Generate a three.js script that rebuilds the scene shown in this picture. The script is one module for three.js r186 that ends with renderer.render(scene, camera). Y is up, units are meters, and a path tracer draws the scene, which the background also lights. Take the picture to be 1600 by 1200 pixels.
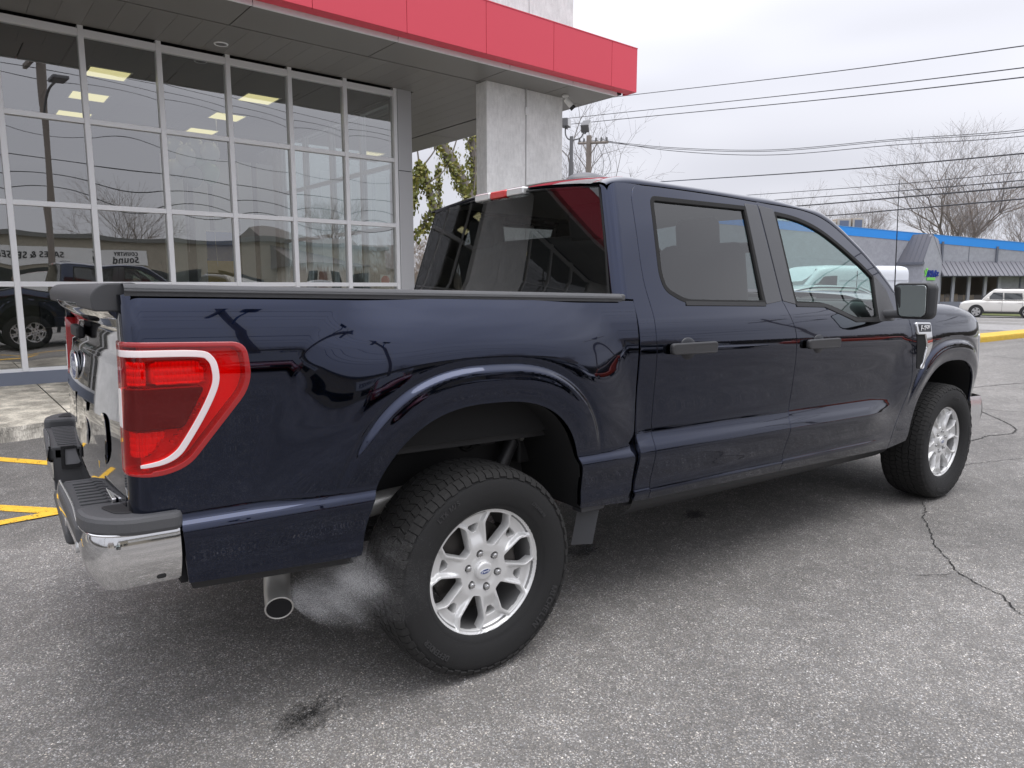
import * as THREE from 'three';
import { mergeGeometries } from 'three/addons/utils/BufferGeometryUtils.js';
import { RoundedBoxGeometry } from 'three/addons/geometries/RoundedBoxGeometry.js';
import { TextGeometry } from 'three/addons/geometries/TextGeometry.js';
import { FontLoader } from 'three/addons/loaders/FontLoader.js';
import { RectAreaLightUniformsLib } from 'three/addons/lights/RectAreaLightUniformsLib.js';

// ---------------------------------------------------------------- camera, sky, sun, exposure
const scene = new THREE.Scene();
const renderer = new THREE.WebGLRenderer({ antialias: true });
renderer.toneMapping = THREE.LinearToneMapping;
renderer.toneMappingExposure = 1.27;
renderer.shadowMap.enabled = true;
RectAreaLightUniformsLib.init();

const D2R = Math.PI / 180;
const camera = new THREE.PerspectiveCamera(2 * Math.atan(600 / 1099) / D2R, 4 / 3, 0.05, 2000);
{
  const yaw = 35.96 * D2R, pitch = -7.95 * D2R;
  camera.position.set(-1.363, 1.424, 3.014);
  camera.lookAt(-1.363 + Math.sin(yaw) * Math.cos(pitch), 1.424 + Math.sin(pitch), 3.014 - Math.cos(yaw) * Math.cos(pitch));
}

function rng(seed) {
  let a = seed >>> 0;
  return () => { a = (a + 0x6D2B79F5) >>> 0; let t = a; t = Math.imul(t ^ (t >>> 15), t | 1); t ^= t + Math.imul(t ^ (t >>> 7), t | 61); return ((t ^ (t >>> 14)) >>> 0) / 4294967296; };
}
function noiseTile(n, seed) {                       // value noise on an n x n lattice that wraps
  const R = rng(seed), g = new Float32Array(n * n); for (let i = 0; i < n * n; i++) g[i] = R();
  return (x, y) => {
    let xi = Math.floor(x), yi = Math.floor(y), fx = x - xi, fy = y - yi; fx = fx * fx * (3 - 2 * fx); fy = fy * fy * (3 - 2 * fy);
    xi = ((xi % n) + n) % n; yi = ((yi % n) + n) % n; const x1 = (xi + 1) % n, y1 = (yi + 1) % n;
    return (g[yi * n + xi] * (1 - fx) + g[yi * n + x1] * fx) * (1 - fy) + (g[y1 * n + xi] * (1 - fx) + g[y1 * n + x1] * fx) * fy;
  };
}
const clamp = (v, a = 0, b = 1) => Math.min(b, Math.max(a, v));
const sstep = (a, b, x) => { const t = clamp((x - a) / (b - a)); return t * t * (3 - 2 * t); };
const lerp = (a, b, t) => a + (b - a) * t;

{ // an overcast sky: even and pale low down, brighter overhead as a cloud deck is
  const W = 1024, H = 512, d = new Float32Array(W * H * 4);
  const n1 = noiseTile(16, 11), n2 = noiseTile(32, 12), n3 = noiseTile(64, 13), n4 = noiseTile(8, 14);
  for (let j = 0; j < H; j++) {
    const el = ((j + 0.5) / H - 0.5) * Math.PI, s = Math.max(0, Math.sin(el));
    for (let i = 0; i < W; i++) {
      const u = i / W;
      const k = 0.45 * n1(u * 16, s * 9) + 0.3 * n2(u * 32, s * 20) + 0.15 * n3(u * 64, s * 44) + 0.4 * n4(u * 8, s * 5);
      let L = 0.585 * (1 + 2.1 * Math.pow(s, 1.3)) * (1 + (k - 0.65) * 0.42);
      if (el < 0) L = 0.30;
      const o = (j * W + i) * 4, b = clamp((k - 0.5) * 1.2);
      d[o] = L * lerp(0.935, 0.97, b); d[o + 1] = L * lerp(0.95, 0.975, b); d[o + 2] = L * lerp(1.045, 1.02, b); d[o + 3] = 1;
    }
  }
  const t = new THREE.DataTexture(d, W, H, THREE.RGBAFormat, THREE.FloatType);
  t.mapping = THREE.EquirectangularReflectionMapping; t.magFilter = t.minFilter = THREE.LinearFilter; t.needsUpdate = true;
  scene.background = t; scene.environment = t;
}
const sun = new THREE.DirectionalLight(new THREE.Color(1, 0.97, 0.93), 1.2);
sun.position.set(5, 26, 6); sun.target.position.set(0, 0, 0);
sun.castShadow = true; sun.shadow.radius = 85; sun.shadow.mapSize.set(2048, 2048);
Object.assign(sun.shadow.camera, { left: -40, right: 40, top: 40, bottom: -40, near: 1, far: 120 });
scene.add(sun, sun.target);

// ---------------------------------------------------------------- helpers
const col = (r, g, b) => new THREE.Color().setRGB(r, g, b);
const M = (r, g, b, rough = 0.8, o = {}) => new THREE.MeshStandardMaterial({ color: col(r, g, b), roughness: rough, side: THREE.DoubleSide, ...o });
const P = (r, g, b, rough, o = {}) => new THREE.MeshPhysicalMaterial({ color: col(r, g, b), roughness: rough, side: THREE.DoubleSide, ...o });
const names = {};
function numbered(n) { const k = names[n] = (names[n] ?? -1) + 1; return k ? n + '_' + String(k).padStart(3, '0') : n; }
function shade(o) { o.traverse((m) => { if (m.isMesh) { m.castShadow = true; m.receiveShadow = true; } }); return o; }
function thing(name, label, category, group, pos = [0, 0, 0], turn = 0) {
  const g = new THREE.Group(); g.name = numbered(name); g.position.set(...pos); g.rotation.y = turn;
  g.userData = { label, category }; if (group) g.userData.group = group; scene.add(g); return g;
}
function solo(name, geo, mat, label, category, group) {
  const m = new THREE.Mesh(geo, mat); m.name = numbered(name); m.castShadow = m.receiveShadow = true;
  m.userData = { label, category }; if (group) m.userData.group = group; scene.add(m); return m;
}
function structure(name, geo, mat, label, category) {
  const m = new THREE.Mesh(geo, mat); m.name = numbered(name); m.castShadow = m.receiveShadow = true; m.userData = { kind: 'structure', label, category }; scene.add(m); return m;
}
function part(parent, name, geo, mat, label) {
  const m = new THREE.Mesh(geo, mat); m.name = name; m.castShadow = m.receiveShadow = true; if (label) m.userData.label = label; parent.add(m); return m;
}
function group(parent, name, label) { const g = new THREE.Group(); g.name = name; if (label) g.userData.label = label; parent.add(g); return g; }
function box(x0, x1, y0, y1, z0, z1, r = 0) {
  const w = Math.abs(x1 - x0), h = Math.abs(y1 - y0), d = Math.abs(z1 - z0);
  const g = r > 0 ? new RoundedBoxGeometry(w, h, d, 2, Math.min(r, w / 2.01, h / 2.01, d / 2.01)) : new THREE.BoxGeometry(w, h, d);
  g.translate((x0 + x1) / 2, (y0 + y1) / 2, (z0 + z1) / 2);
  return uvBox(g.index ? g.toNonIndexed() : g);
}
function uvBox(g) {                                  // uv in metres by the way each face points
  const p = g.attributes.position, n = g.attributes.normal, uv = new Float32Array(p.count * 2);
  for (let i = 0; i < p.count; i++) {
    const ax = Math.abs(n.getX(i)), ay = Math.abs(n.getY(i)), az = Math.abs(n.getZ(i));
    if (ay >= ax && ay >= az) { uv[2 * i] = p.getX(i); uv[2 * i + 1] = p.getZ(i); } else if (az >= ax) { uv[2 * i] = p.getX(i); uv[2 * i + 1] = p.getY(i); } else { uv[2 * i] = p.getZ(i); uv[2 * i + 1] = p.getY(i); }
  }
  g.setAttribute('uv', new THREE.BufferAttribute(uv, 2)); return g;
}
function merge(list) { return mergeGeometries(list.map((g) => { const k = g.index ? g.toNonIndexed() : g; for (const a of Object.keys(k.attributes)) if (!['position', 'normal', 'uv'].includes(a)) k.deleteAttribute(a); if (!k.attributes.uv) uvBox(k); return k; })); }
function tube(pts, r, seg = 24, rad = 8, closed = false) {
  return new THREE.TubeGeometry(new THREE.CatmullRomCurve3(pts.map((q) => new THREE.Vector3(...q)), closed), seg, r, rad, closed);
}
function rod(a, b, r0, r1 = r0, seg = 8) {
  const A = new THREE.Vector3(...a), B = new THREE.Vector3(...b), d = B.clone().sub(A), g = new THREE.CylinderGeometry(r1, r0, d.length(), seg, 1);
  g.applyQuaternion(new THREE.Quaternion().setFromUnitVectors(new THREE.Vector3(0, 1, 0), d.clone().normalize())); g.translate((A.x + B.x) / 2, (A.y + B.y) / 2, (A.z + B.z) / 2); return g;
}
function geoFrom(pos, nor, idx, uv) {
  const g = new THREE.BufferGeometry(); g.setAttribute('position', new THREE.Float32BufferAttribute(pos, 3));
  if (uv) g.setAttribute('uv', new THREE.Float32BufferAttribute(uv, 2));
  if (idx) g.setIndex(idx);
  if (nor) g.setAttribute('normal', new THREE.Float32BufferAttribute(nor, 3)); else g.computeVertexNormals();
  return g;
}
// a smooth sheet from f(u, v) -> [x, y, z]
function sheet(f, nu, nv, flip = false) {
  const pos = [], uv = [], idx = [];
  for (let j = 0; j <= nv; j++) for (let i = 0; i <= nu; i++) { pos.push(...f(i / nu, j / nv)); uv.push(i / nu, j / nv); }
  for (let j = 0; j < nv; j++) for (let i = 0; i < nu; i++) { const a = j * (nu + 1) + i, b = a + 1, c = a + nu + 1, d = c + 1; flip ? idx.push(a, c, b, b, c, d) : idx.push(a, b, c, b, d, c); }
  return geoFrom(pos, null, idx, uv);
}
// corners [x, y, radius] -> rounded outline
function roundPoly(pts, seg = 6) {
  const out = [], n = pts.length;
  for (let i = 0; i < n; i++) {
    const [x, y, r = 0] = pts[i], p = pts[(i + n - 1) % n], q = pts[(i + 1) % n];
    if (!r) { out.push([x, y]); continue; }
    let ax = p[0] - x, ay = p[1] - y, bx = q[0] - x, by = q[1] - y; const la = Math.hypot(ax, ay), lb = Math.hypot(bx, by); ax /= la; ay /= la; bx /= lb; by /= lb;
    const k = Math.min(r, la * 0.48, lb * 0.48), A = [x + ax * k, y + ay * k], B = [x + bx * k, y + by * k];
    for (let s = 0; s <= seg; s++) { const t = s / seg, u = 1 - t; out.push([u * u * A[0] + 2 * u * t * x + t * t * B[0], u * u * A[1] + 2 * u * t * y + t * t * B[1]]); }
  }
  return out;
}
function spline(pts, n) { const c = new THREE.SplineCurve(pts.map((q) => new THREE.Vector2(...q))); return c.getPoints(n).map((v) => [v.x, v.y]); }
const polyArea = (p) => { let a = 0; for (let i = 0, n = p.length; i < n; i++) { const q = p[(i + 1) % n]; a += p[i][0] * q[1] - q[0] * p[i][1]; } return a / 2; };
function densify(p, d) { const o = []; for (let i = 0; i < p.length; i++) { const a = p[i], b = p[(i + 1) % p.length], l = Math.hypot(b[0] - a[0], b[1] - a[1]), n = Math.max(1, Math.ceil(l / d)); for (let k = 0; k < n; k++) o.push([lerp(a[0], b[0], k / n), lerp(a[1], b[1], k / n)]); } return o; }
function clipHalf(p, ax, v, keepLess) {
  const o = [], n = p.length;
  for (let i = 0; i < n; i++) {
    const a = p[i], b = p[(i + 1) % n], ia = keepLess ? a[ax] <= v : a[ax] >= v, ib = keepLess ? b[ax] <= v : b[ax] >= v;
    if (ia) o.push(a);
    if (ia !== ib) { const t = (v - a[ax]) / (b[ax] - a[ax]); const q = [lerp(a[0], b[0], t), lerp(a[1], b[1], t)]; q[ax] = v; o.push(q); }
  }
  return o;
}
// A trimmed body panel: outline and holes in (u, v), laid on the surface surf(u, v) -> [x, y, z], with its edges turned in.
function panel(outer, holes, surf, { step = 0.02, flange = 0.02, edge = 0.002, uvScale = 1, edgeStep = 0.02, into = null, flip = false } = {}) {
  if (polyArea(outer) < 0) outer = outer.slice().reverse();
  outer = densify(outer, edgeStep); holes = (holes || []).map((h) => densify(polyArea(h) > 0 ? h.slice().reverse() : h, edgeStep));
  let loop = outer.slice();
  for (const h of holes) {                           // join each hole to the outline by a slit
    let best = [1e9, 0, 0]; for (let i = 0; i < loop.length; i++) for (let j = 0; j < h.length; j += 2) { const d = (loop[i][0] - h[j][0]) ** 2 + (loop[i][1] - h[j][1]) ** 2; if (d < best[0]) best = [d, i, j]; }
    const [, i, j] = best; loop = [...loop.slice(0, i + 1), ...h.slice(j), ...h.slice(0, j + 1), ...loop.slice(i)];
  }
  const us = loop.map((q) => q[0]), vs = loop.map((q) => q[1]), u0 = Math.min(...us), u1 = Math.max(...us), v0 = Math.min(...vs), v1 = Math.max(...vs);
  const nu = Math.max(1, Math.ceil((u1 - u0) / step)), nv = Math.max(1, Math.ceil((v1 - v0) / step)), du = (u1 - u0) / nu, dv = (v1 - v0) / nv;
  const pos = [], nor = [], uv = [], idx = [], e = 4e-4, cache = new Map();
  const nrm = (u, v) => {
    const a = surf(u + e, v), b = surf(u - e, v), c = surf(u, v + e), d = surf(u, v - e);
    const x1 = a[0] - b[0], y1 = a[1] - b[1], z1 = a[2] - b[2], x2 = c[0] - d[0], y2 = c[1] - d[1], z2 = c[2] - d[2];
    let x = y1 * z2 - z1 * y2, y = z1 * x2 - x1 * z2, z = x1 * y2 - y1 * x2; const l = (Math.hypot(x, y, z) || 1) * (flip ? -1 : 1); return [x / l, y / l, z / l, x1, y1, z1, x2, y2, z2];
  };
  const vert = (u, v) => {
    const k = Math.round(u * 2e5) + '_' + Math.round(v * 2e5); if (cache.has(k)) return cache.get(k);
    const i = pos.length / 3; pos.push(...surf(u, v)); const n = nrm(u, v); nor.push(n[0], n[1], n[2]); uv.push(u * uvScale, v * uvScale); cache.set(k, i); return i;
  };
  for (let i = 0; i < nu; i++) {
    const a = u0 + i * du, b = a + du; let c = clipHalf(clipHalf(loop, 0, a, false), 0, b, true); if (c.length < 3) continue;
    for (let j = 0; j < nv; j++) {
      const y0 = v0 + j * dv, y1 = y0 + dv, q = clipHalf(clipHalf(c, 1, y0, false), 1, y1, true); if (q.length < 3) continue;
      const A = polyArea(q), F = du * dv; if (A < F * 1e-5) continue;
      if (A > F * 0.99999) { const p0 = vert(a, y0), p1 = vert(b, y0), p2 = vert(b, y1), p3 = vert(a, y1); idx.push(p0, p1, p2, p0, p2, p3); continue; }
      const cl = []; for (const s of q) { const l = cl[cl.length - 1]; if (!l || Math.hypot(l[0] - s[0], l[1] - s[1]) > 1e-7) cl.push(s); }
      while (cl.length > 2 && Math.hypot(cl[0][0] - cl[cl.length - 1][0], cl[0][1] - cl[cl.length - 1][1]) < 1e-7) cl.pop();
      if (cl.length < 3) continue;
      const vv = cl.map((s) => vert(s[0], s[1]));
      for (const t of THREE.ShapeUtils.triangulateShape(cl.map((s) => new THREE.Vector2(s[0], s[1])), [])) if (vv[t[0]] !== vv[t[1]] && vv[t[1]] !== vv[t[2]] && vv[t[0]] !== vv[t[2]]) idx.push(vv[t[0]], vv[t[1]], vv[t[2]]);
    }
  }
  if (flange > 0) for (const L of [outer, ...holes]) {
    const n = L.length, rings = [[0, 0, 0], [0.6 * edge, 0.25 * edge, 0.45], [edge, edge, 1.2], [edge, flange, 1.57]], base = pos.length / 3;
    for (let i = 0; i < n; i++) {
      const q = L[i], p0 = L[(i + n - 1) % n], p1 = L[(i + 1) % n]; let tx = p1[0] - p0[0], ty = p1[1] - p0[1]; const l = Math.hypot(tx, ty) || 1; tx /= l; ty /= l;
      const ou = ty, ov = -tx, s = surf(q[0], q[1]), m = nrm(q[0], q[1]); let ox = m[3] * ou + m[6] * ov, oy = m[4] * ou + m[7] * ov, oz = m[5] * ou + m[8] * ov; const ol = Math.hypot(ox, oy, oz) || 1; ox /= ol; oy /= ol; oz /= ol;
      for (const [o, d, a] of rings) { const I = into || [-m[0], -m[1], -m[2]]; pos.push(s[0] + ox * o + I[0] * d, s[1] + oy * o + I[1] * d, s[2] + oz * o + I[2] * d); const ca = Math.cos(a), sa = Math.sin(a); nor.push(m[0] * ca + ox * sa, m[1] * ca + oy * sa, m[2] * ca + oz * sa); uv.push(q[0] * uvScale, q[1] * uvScale); }
    }
    for (let i = 0; i < n; i++) for (let k = 0; k < 3; k++) { const a = base + i * 4 + k, b = base + ((i + 1) % n) * 4 + k; idx.push(a, a + 1, b, b, a + 1, b + 1); }
  }
  if (flip) for (let i = 0; i < idx.length; i += 3) { const t = idx[i + 1]; idx[i + 1] = idx[i + 2]; idx[i + 2] = t; }
  return geoFrom(pos, nor, idx, uv);
}
// monotone interpolation through knots
function pchip(K) {
  const n = K.length, h = [], d = [], m = new Array(n); for (let i = 0; i < n - 1; i++) { h[i] = K[i + 1][0] - K[i][0]; d[i] = (K[i + 1][1] - K[i][1]) / h[i]; }
  m[0] = d[0]; m[n - 1] = d[n - 2]; for (let i = 1; i < n - 1; i++) m[i] = d[i - 1] * d[i] <= 0 ? 0 : 3 * (h[i - 1] + h[i]) / ((2 * h[i] + h[i - 1]) / d[i - 1] + (h[i] + 2 * h[i - 1]) / d[i]);
  return (x) => {
    if (x <= K[0][0]) return K[0][1] + m[0] * (x - K[0][0]); if (x >= K[n - 1][0]) return K[n - 1][1] + m[n - 1] * (x - K[n - 1][0]);
    let i = 0; while (x > K[i + 1][0]) i++; const t = (x - K[i][0]) / h[i], t2 = t * t, t3 = t2 * t;
    return (2 * t3 - 3 * t2 + 1) * K[i][1] + (t3 - 2 * t2 + t) * h[i] * m[i] + (-2 * t3 + 3 * t2) * K[i + 1][1] + (t3 - t2) * h[i] * m[i + 1];
  };
}
function mirrorZ(g) { g = g.index ? g.toNonIndexed() : g; g.scale(1, 1, -1); for (const k of Object.keys(g.attributes)) { const a = g.attributes[k], n = a.itemSize, d = a.array; for (let t = 0; t < a.count; t += 3) for (let c = 0; c < n; c++) { const q = d[(t + 1) * n + c]; d[(t + 1) * n + c] = d[(t + 2) * n + c]; d[(t + 2) * n + c] = q; } } return g; }
function extrude(pts, depth, bevel = 0, holes = []) {  // outline in x, y; along z, centred
  const s = new THREE.Shape(pts.map((q) => new THREE.Vector2(q[0], q[1]))); for (const h of holes) s.holes.push(new THREE.Path(h.map((q) => new THREE.Vector2(q[0], q[1]))));
  const g = new THREE.ExtrudeGeometry(s, { depth: depth - 2 * bevel, bevelEnabled: bevel > 0, bevelSize: bevel, bevelThickness: bevel, bevelSegments: 2, curveSegments: 8 }); g.translate(0, 0, -(depth - 2 * bevel) / 2); return g;
}
function tex(size, fn, { srgb = false, repeat = 1, aniso = 8 } = {}) {  // fn(x, y) -> [r, g, b] 0..1 (already in the texture's own space)
  const d = new Uint8Array(size * size * 4);
  for (let y = 0; y < size; y++) for (let x = 0; x < size; x++) { const c = fn(x, y), o = (y * size + x) * 4; d[o] = clamp(c[0]) * 255; d[o + 1] = clamp(c[1]) * 255; d[o + 2] = clamp(c[2]) * 255; d[o + 3] = 255; }
  const t = new THREE.DataTexture(d, size, size, THREE.RGBAFormat); t.wrapS = t.wrapT = THREE.RepeatWrapping; t.magFilter = THREE.LinearFilter; t.minFilter = THREE.LinearMipmapLinearFilter; t.generateMipmaps = true; t.anisotropy = aniso;
  if (srgb) t.colorSpace = THREE.SRGBColorSpace; t.repeat.set(repeat, repeat); t.needsUpdate = true; return t;
}
const toS = (v) => (v <= 0.0031308 ? v * 12.92 : 1.055 * Math.pow(v, 1 / 2.4) - 0.055);
function canvasTex(w, h, draw) { const c = document.createElement('canvas'); c.width = w; c.height = h; draw(c.getContext('2d'), w, h); const t = new THREE.CanvasTexture(c); t.colorSpace = THREE.SRGBColorSpace; return t; }
const fontBold = await new FontLoader().loadAsync('fonts/droid/droid_sans_bold.typeface.json');
const fontSerif = await new FontLoader().loadAsync('fonts/droid/droid_serif_bold.typeface.json');
function text(str, size, depth, font = fontBold, bevel = 0) { const g = new TextGeometry(str, { font, size, depth, curveSegments: 4, bevelEnabled: bevel > 0, bevelSize: bevel, bevelThickness: bevel, bevelSegments: 1 }); g.computeBoundingBox(); const b = g.boundingBox; g.translate(-(b.min.x + b.max.x) / 2, -(b.min.y + b.max.y) / 2, 0); return g; }
// ---------------------------------------------------------------- surfaces of the ground
const groundY = (x) => -0.70 * sstep(22, 48, x);
const asphaltTex = (() => {
  const S = 2048, alb = new Float32Array(S * S).fill(0.05), hgt = new Float32Array(S * S).fill(0.15), tint = new Float32Array(S * S), R = rng(5);
  const n = noiseTile(32, 3), n2 = noiseTile(256, 4);
  for (let y = 0; y < S; y++) for (let x = 0; x < S; x++) { const o = y * S + x; alb[o] = 0.10 + 0.06 * n2(x / 8, y / 8); hgt[o] = 0.2 * n2(x / 8, y / 8); }
  for (let k = 0; k < 88000; k++) {
    const cx = R() * S, cy = R() * S, big = R(), r = 1.6 + 3.4 * big * big, q = R(), a = q < 0.06 ? 0.44 + 0.2 * R() : q < 0.45 ? 0.25 + 0.1 * R() : q < 0.85 ? 0.16 + 0.08 * R() : 0.09 + 0.05 * R();
    const dust = 0.75 + 0.5 * n(cx / 64, cy / 64), e = 0.7 + 0.6 * R(), th = R() * 3.14, c = Math.cos(th), s = Math.sin(th), tn = R() - 0.5, h = 0.45 + 0.55 * R();
    const x0 = Math.floor(cx - r * 1.4), x1 = Math.ceil(cx + r * 1.4), y0 = Math.floor(cy - r * 1.4), y1 = Math.ceil(cy + r * 1.4);
    for (let y = y0; y <= y1; y++) for (let x = x0; x <= x1; x++) {
      const dx = x - cx, dy = y - cy, u = (dx * c + dy * s) / e, v = (-dx * s + dy * c) * e, d2 = (u * u + v * v) / (r * r); if (d2 > 1) continue;
      const o = (((y % S) + S) % S) * S + (((x % S) + S) % S); alb[o] = a * dust * (1.06 - 0.2 * d2); hgt[o] = h * (1 - 0.6 * d2); tint[o] = tn;
    }
  }
  const map = tex(S, (x, y) => { const o = y * S + x, a = alb[o], t = tint[o]; return [toS(a * (1.035 + 0.1 * t)), toS(a), toS(a * (0.955 - 0.14 * t))]; }, { srgb: true, repeat: 1 / 1.45 });
  const bump = tex(S, (x, y) => { const h = hgt[y * S + x]; return [h, h, h]; }, { repeat: 1 / 1.45 });
  return { map, bump };
})();
const asphaltMat = M(1, 1, 1, 0.78, { map: asphaltTex.map, bumpMap: asphaltTex.bump, bumpScale: 0.0016, vertexColors: true });
{
  const lines = (near0, near1, d, far0, far1) => { const L = []; for (let v = near0; v <= near1 + 1e-6; v += d) L.push(v); let s = d, v = near1; while (v < far1) { s = Math.min(s * 1.22, 30); v += s; L.push(Math.min(v, far1)); } s = d; v = near0; while (v > far0) { s = Math.min(s * 1.22, 30); v -= s; L.unshift(Math.max(v, far0)); } return L; };
  const X = lines(-3, 9, 0.07, -320, 420), Z = lines(-5, 4.5, 0.07, -330, 300), pos = [], uv = [], c = [], idx = [];
  const a = noiseTile(64, 21), b = noiseTile(64, 22), f = noiseTile(64, 23);
  for (const z of Z) for (const x of X) {
    pos.push(x, groundY(x), z); uv.push(x, z);
    let k = 0.90 + 0.42 * (a(x * 0.35 + 9, z * 0.35) - 0.5) + 0.3 * (b(x * 1.6, z * 1.6) - 0.5) + 0.2 * (f(x * 6, z * 6) - 0.5) + 0.14 * (a(x * 0.9, z * 0.12 + 4) - 0.5);
    const older = sstep(-0.4, 0.6, (x + 1.2) * 0.9 + (z + 1.6) * 0.7 + (b(x * 1.1, z * 1.1) - 0.5) * 1.6);   // darker, newer paving by the showroom
    k *= lerp(0.74, 1.12, older);
    c.push(k * 1.015, k, k * 0.985);
  }
  const w = X.length; for (let j = 0; j < Z.length - 1; j++) for (let i = 0; i < w - 1; i++) { const o = j * w + i; idx.push(o, o + w, o + 1, o + 1, o + w, o + w + 1); }
  const g = geoFrom(pos, null, idx, uv); g.setAttribute('color', new THREE.Float32BufferAttribute(c, 3));
  var ground = structure('ground', g, asphaltMat, 'grey speckled asphalt of the parking lot', 'ground');
}
// cracks: dirt-filled seams that wander over the asphalt
{
  const R = rng(77), crackMat = M(0.018, 0.017, 0.016, 0.95), edgeMat = M(0.1, 0.1, 0.1, 0.9);
  const crack = (pts, w, name = 'crack') => {
    const c = new THREE.CatmullRomCurve3(pts.map((q) => new THREE.Vector3(q[0], 0, q[1]))), n = Math.ceil(c.getLength() / 0.012), P0 = c.getPoints(n), pos = [], idx = [], uv = []; let wob = 0;
    for (let i = 0; i <= n; i++) {
      const t = c.getTangent(i / n), nx = -t.z, nz = t.x; wob = wob * 0.82 + (R() - 0.5) * 0.012; const ww = w * (0.25 + 1.1 * R()) * Math.min(1, Math.min(i, n - i) / 8 + 0.1), p = P0[i];
      pos.push(p.x + nx * (wob + ww / 2), groundY(p.x) + 0.0035, p.z + nz * (wob + ww / 2), p.x + nx * (wob - ww / 2), groundY(p.x) + 0.0035, p.z + nz * (wob - ww / 2)); uv.push(0, i, 1, i);
      if (i < n) { const o = i * 2; idx.push(o, o + 1, o + 2, o + 1, o + 3, o + 2); }
    }
    part(ground, name, geoFrom(pos, null, idx, uv), crackMat);
  };
  crack([[3.506, 0.949], [3.311, 1.056], [3.231, 1.076], [2.974, 1.223], [2.716, 1.38], [2.566, 1.497], [2.403, 1.624], [2.33, 1.764], [2.285, 1.859], [2.13, 1.981], [1.9, 2.3], [1.7, 2.8]], 0.008);
  crack([[2.403, 1.624], [2.283, 1.556], [2.179, 1.482]], 0.004);
  crack([[8.9, -1.4], [7.673, -0.283], [6.789, 0.378], [6.553, 0.436], [6.134, 0.353], [5.848, 0.354], [5.3, 0.2]], 0.016);
  crack([[7.815, -0.337], [7.951, 0.066], [8.4, 0.9], [9.3, 1.6]], 0.014);
  crack([[12.5, -0.2], [10.803, -0.875], [9.96, -1.066], [8.8, -1.2]], 0.02);
  crack([[4.5, 0.62], [4.966, 0.74], [5.437, 0.895], [6.2, 1.3], [6.5, 2.1]], 0.006);
  crack([[11, 1.2], [12.6, 0.2], [14.5, -1.8], [15, -3]], 0.022);
  crack([[4.2, 1.6], [5.1, 1.9], [6.4, 1.75], [7.6, 2.4]], 0.006);
}
// oil stains
{
  const n = noiseTile(64, 8), n2 = noiseTile(64, 9), n3 = noiseTile(16, 10);
  const stainAlpha = (seed, soft) => tex(512, (x, y) => {
    const u = x / 256 - 1, v = y / 256 - 1, d = Math.hypot(u, v) + (n3(x / 32 + seed, y / 32) - 0.5) * 0.55 + (n(x / 9, y / 9 + seed) - 0.5) * 0.4; const speck = n2(x / 4 + seed, y / 4);
    const a = clamp((0.8 - d) / soft) * clamp((speck - 0.2) * 2.2); return [a, a, a];
  });
  const stain = (x, z, w, d, turn, al, rough, c) => {
    const g = new THREE.PlaneGeometry(w, d, 1, 1); g.rotateX(-Math.PI / 2); g.rotateY(turn); g.translate(x, 0.0042, z);
    part(ground, 'oil_stain', g, M(c, c, c, rough, { transparent: true, alphaMap: al }));
  };
  stain(-0.65, 0.855, 0.40, 0.27, 0.3, stainAlpha(1, 0.85), 0.6, 0.016);
  stain(2.06, 0.24, 0.24, 0.15, 0.5, stainAlpha(7, 0.35), 0.5, 0.008);
  stain(1.1, 0.28, 0.26, 0.17, 0.2, stainAlpha(13, 0.15), 0.25, 0.006);
}
// yellow paint
const paintTex = (() => { const n = noiseTile(128, 31), n2 = noiseTile(32, 32), n3 = noiseTile(16, 33); return tex(512, (x, y) => { const a = sstep(0.16, 0.3, 0.75 * n(x / 4, y / 4) + 0.35 * n2(x / 16, y / 16) + 0.2 * n3(x / 32, y / 32) - 0.12); return [a, a, a]; }, { repeat: 1.4 }); })();
const yellowMat = M(0.78, 0.46, 0.035, 0.7, { transparent: true, alphaMap: paintTex, bumpMap: asphaltTex.bump, bumpScale: 0.0016 });
{
  const line = (a, b, w, y) => {
    const dx = b[0] - a[0], dz = b[1] - a[1], l = Math.hypot(dx, dz), nx = -dz / l * w / 2, nz = dx / l * w / 2;
    const g = geoFrom([a[0] + nx, y, a[1] + nz, a[0] - nx, y, a[1] - nz, b[0] + nx, y, b[1] + nz, b[0] - nx, y, b[1] - nz], null, [0, 1, 2, 1, 3, 2], [a[0] + nx, a[1] + nz, a[0] - nx, a[1] - nz, b[0] + nx, b[1] + nz, b[0] - nx, b[1] - nz]);
    part(ground, 'painted_line', g, yellowMat);
  };
  line([-2.6, -5.45], [-0.2, -2.55], 0.11, 0.004);
  line([-2.6, -3.62], [-1.13, -2.15], 0.11, 0.004);
  line([-3.2, -1.92], [-1.12, -2.15], 0.1, 0.008);
  line([-1.13, -2.15], [3.4, -2.5], 0.1, 0.004);
}
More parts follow.
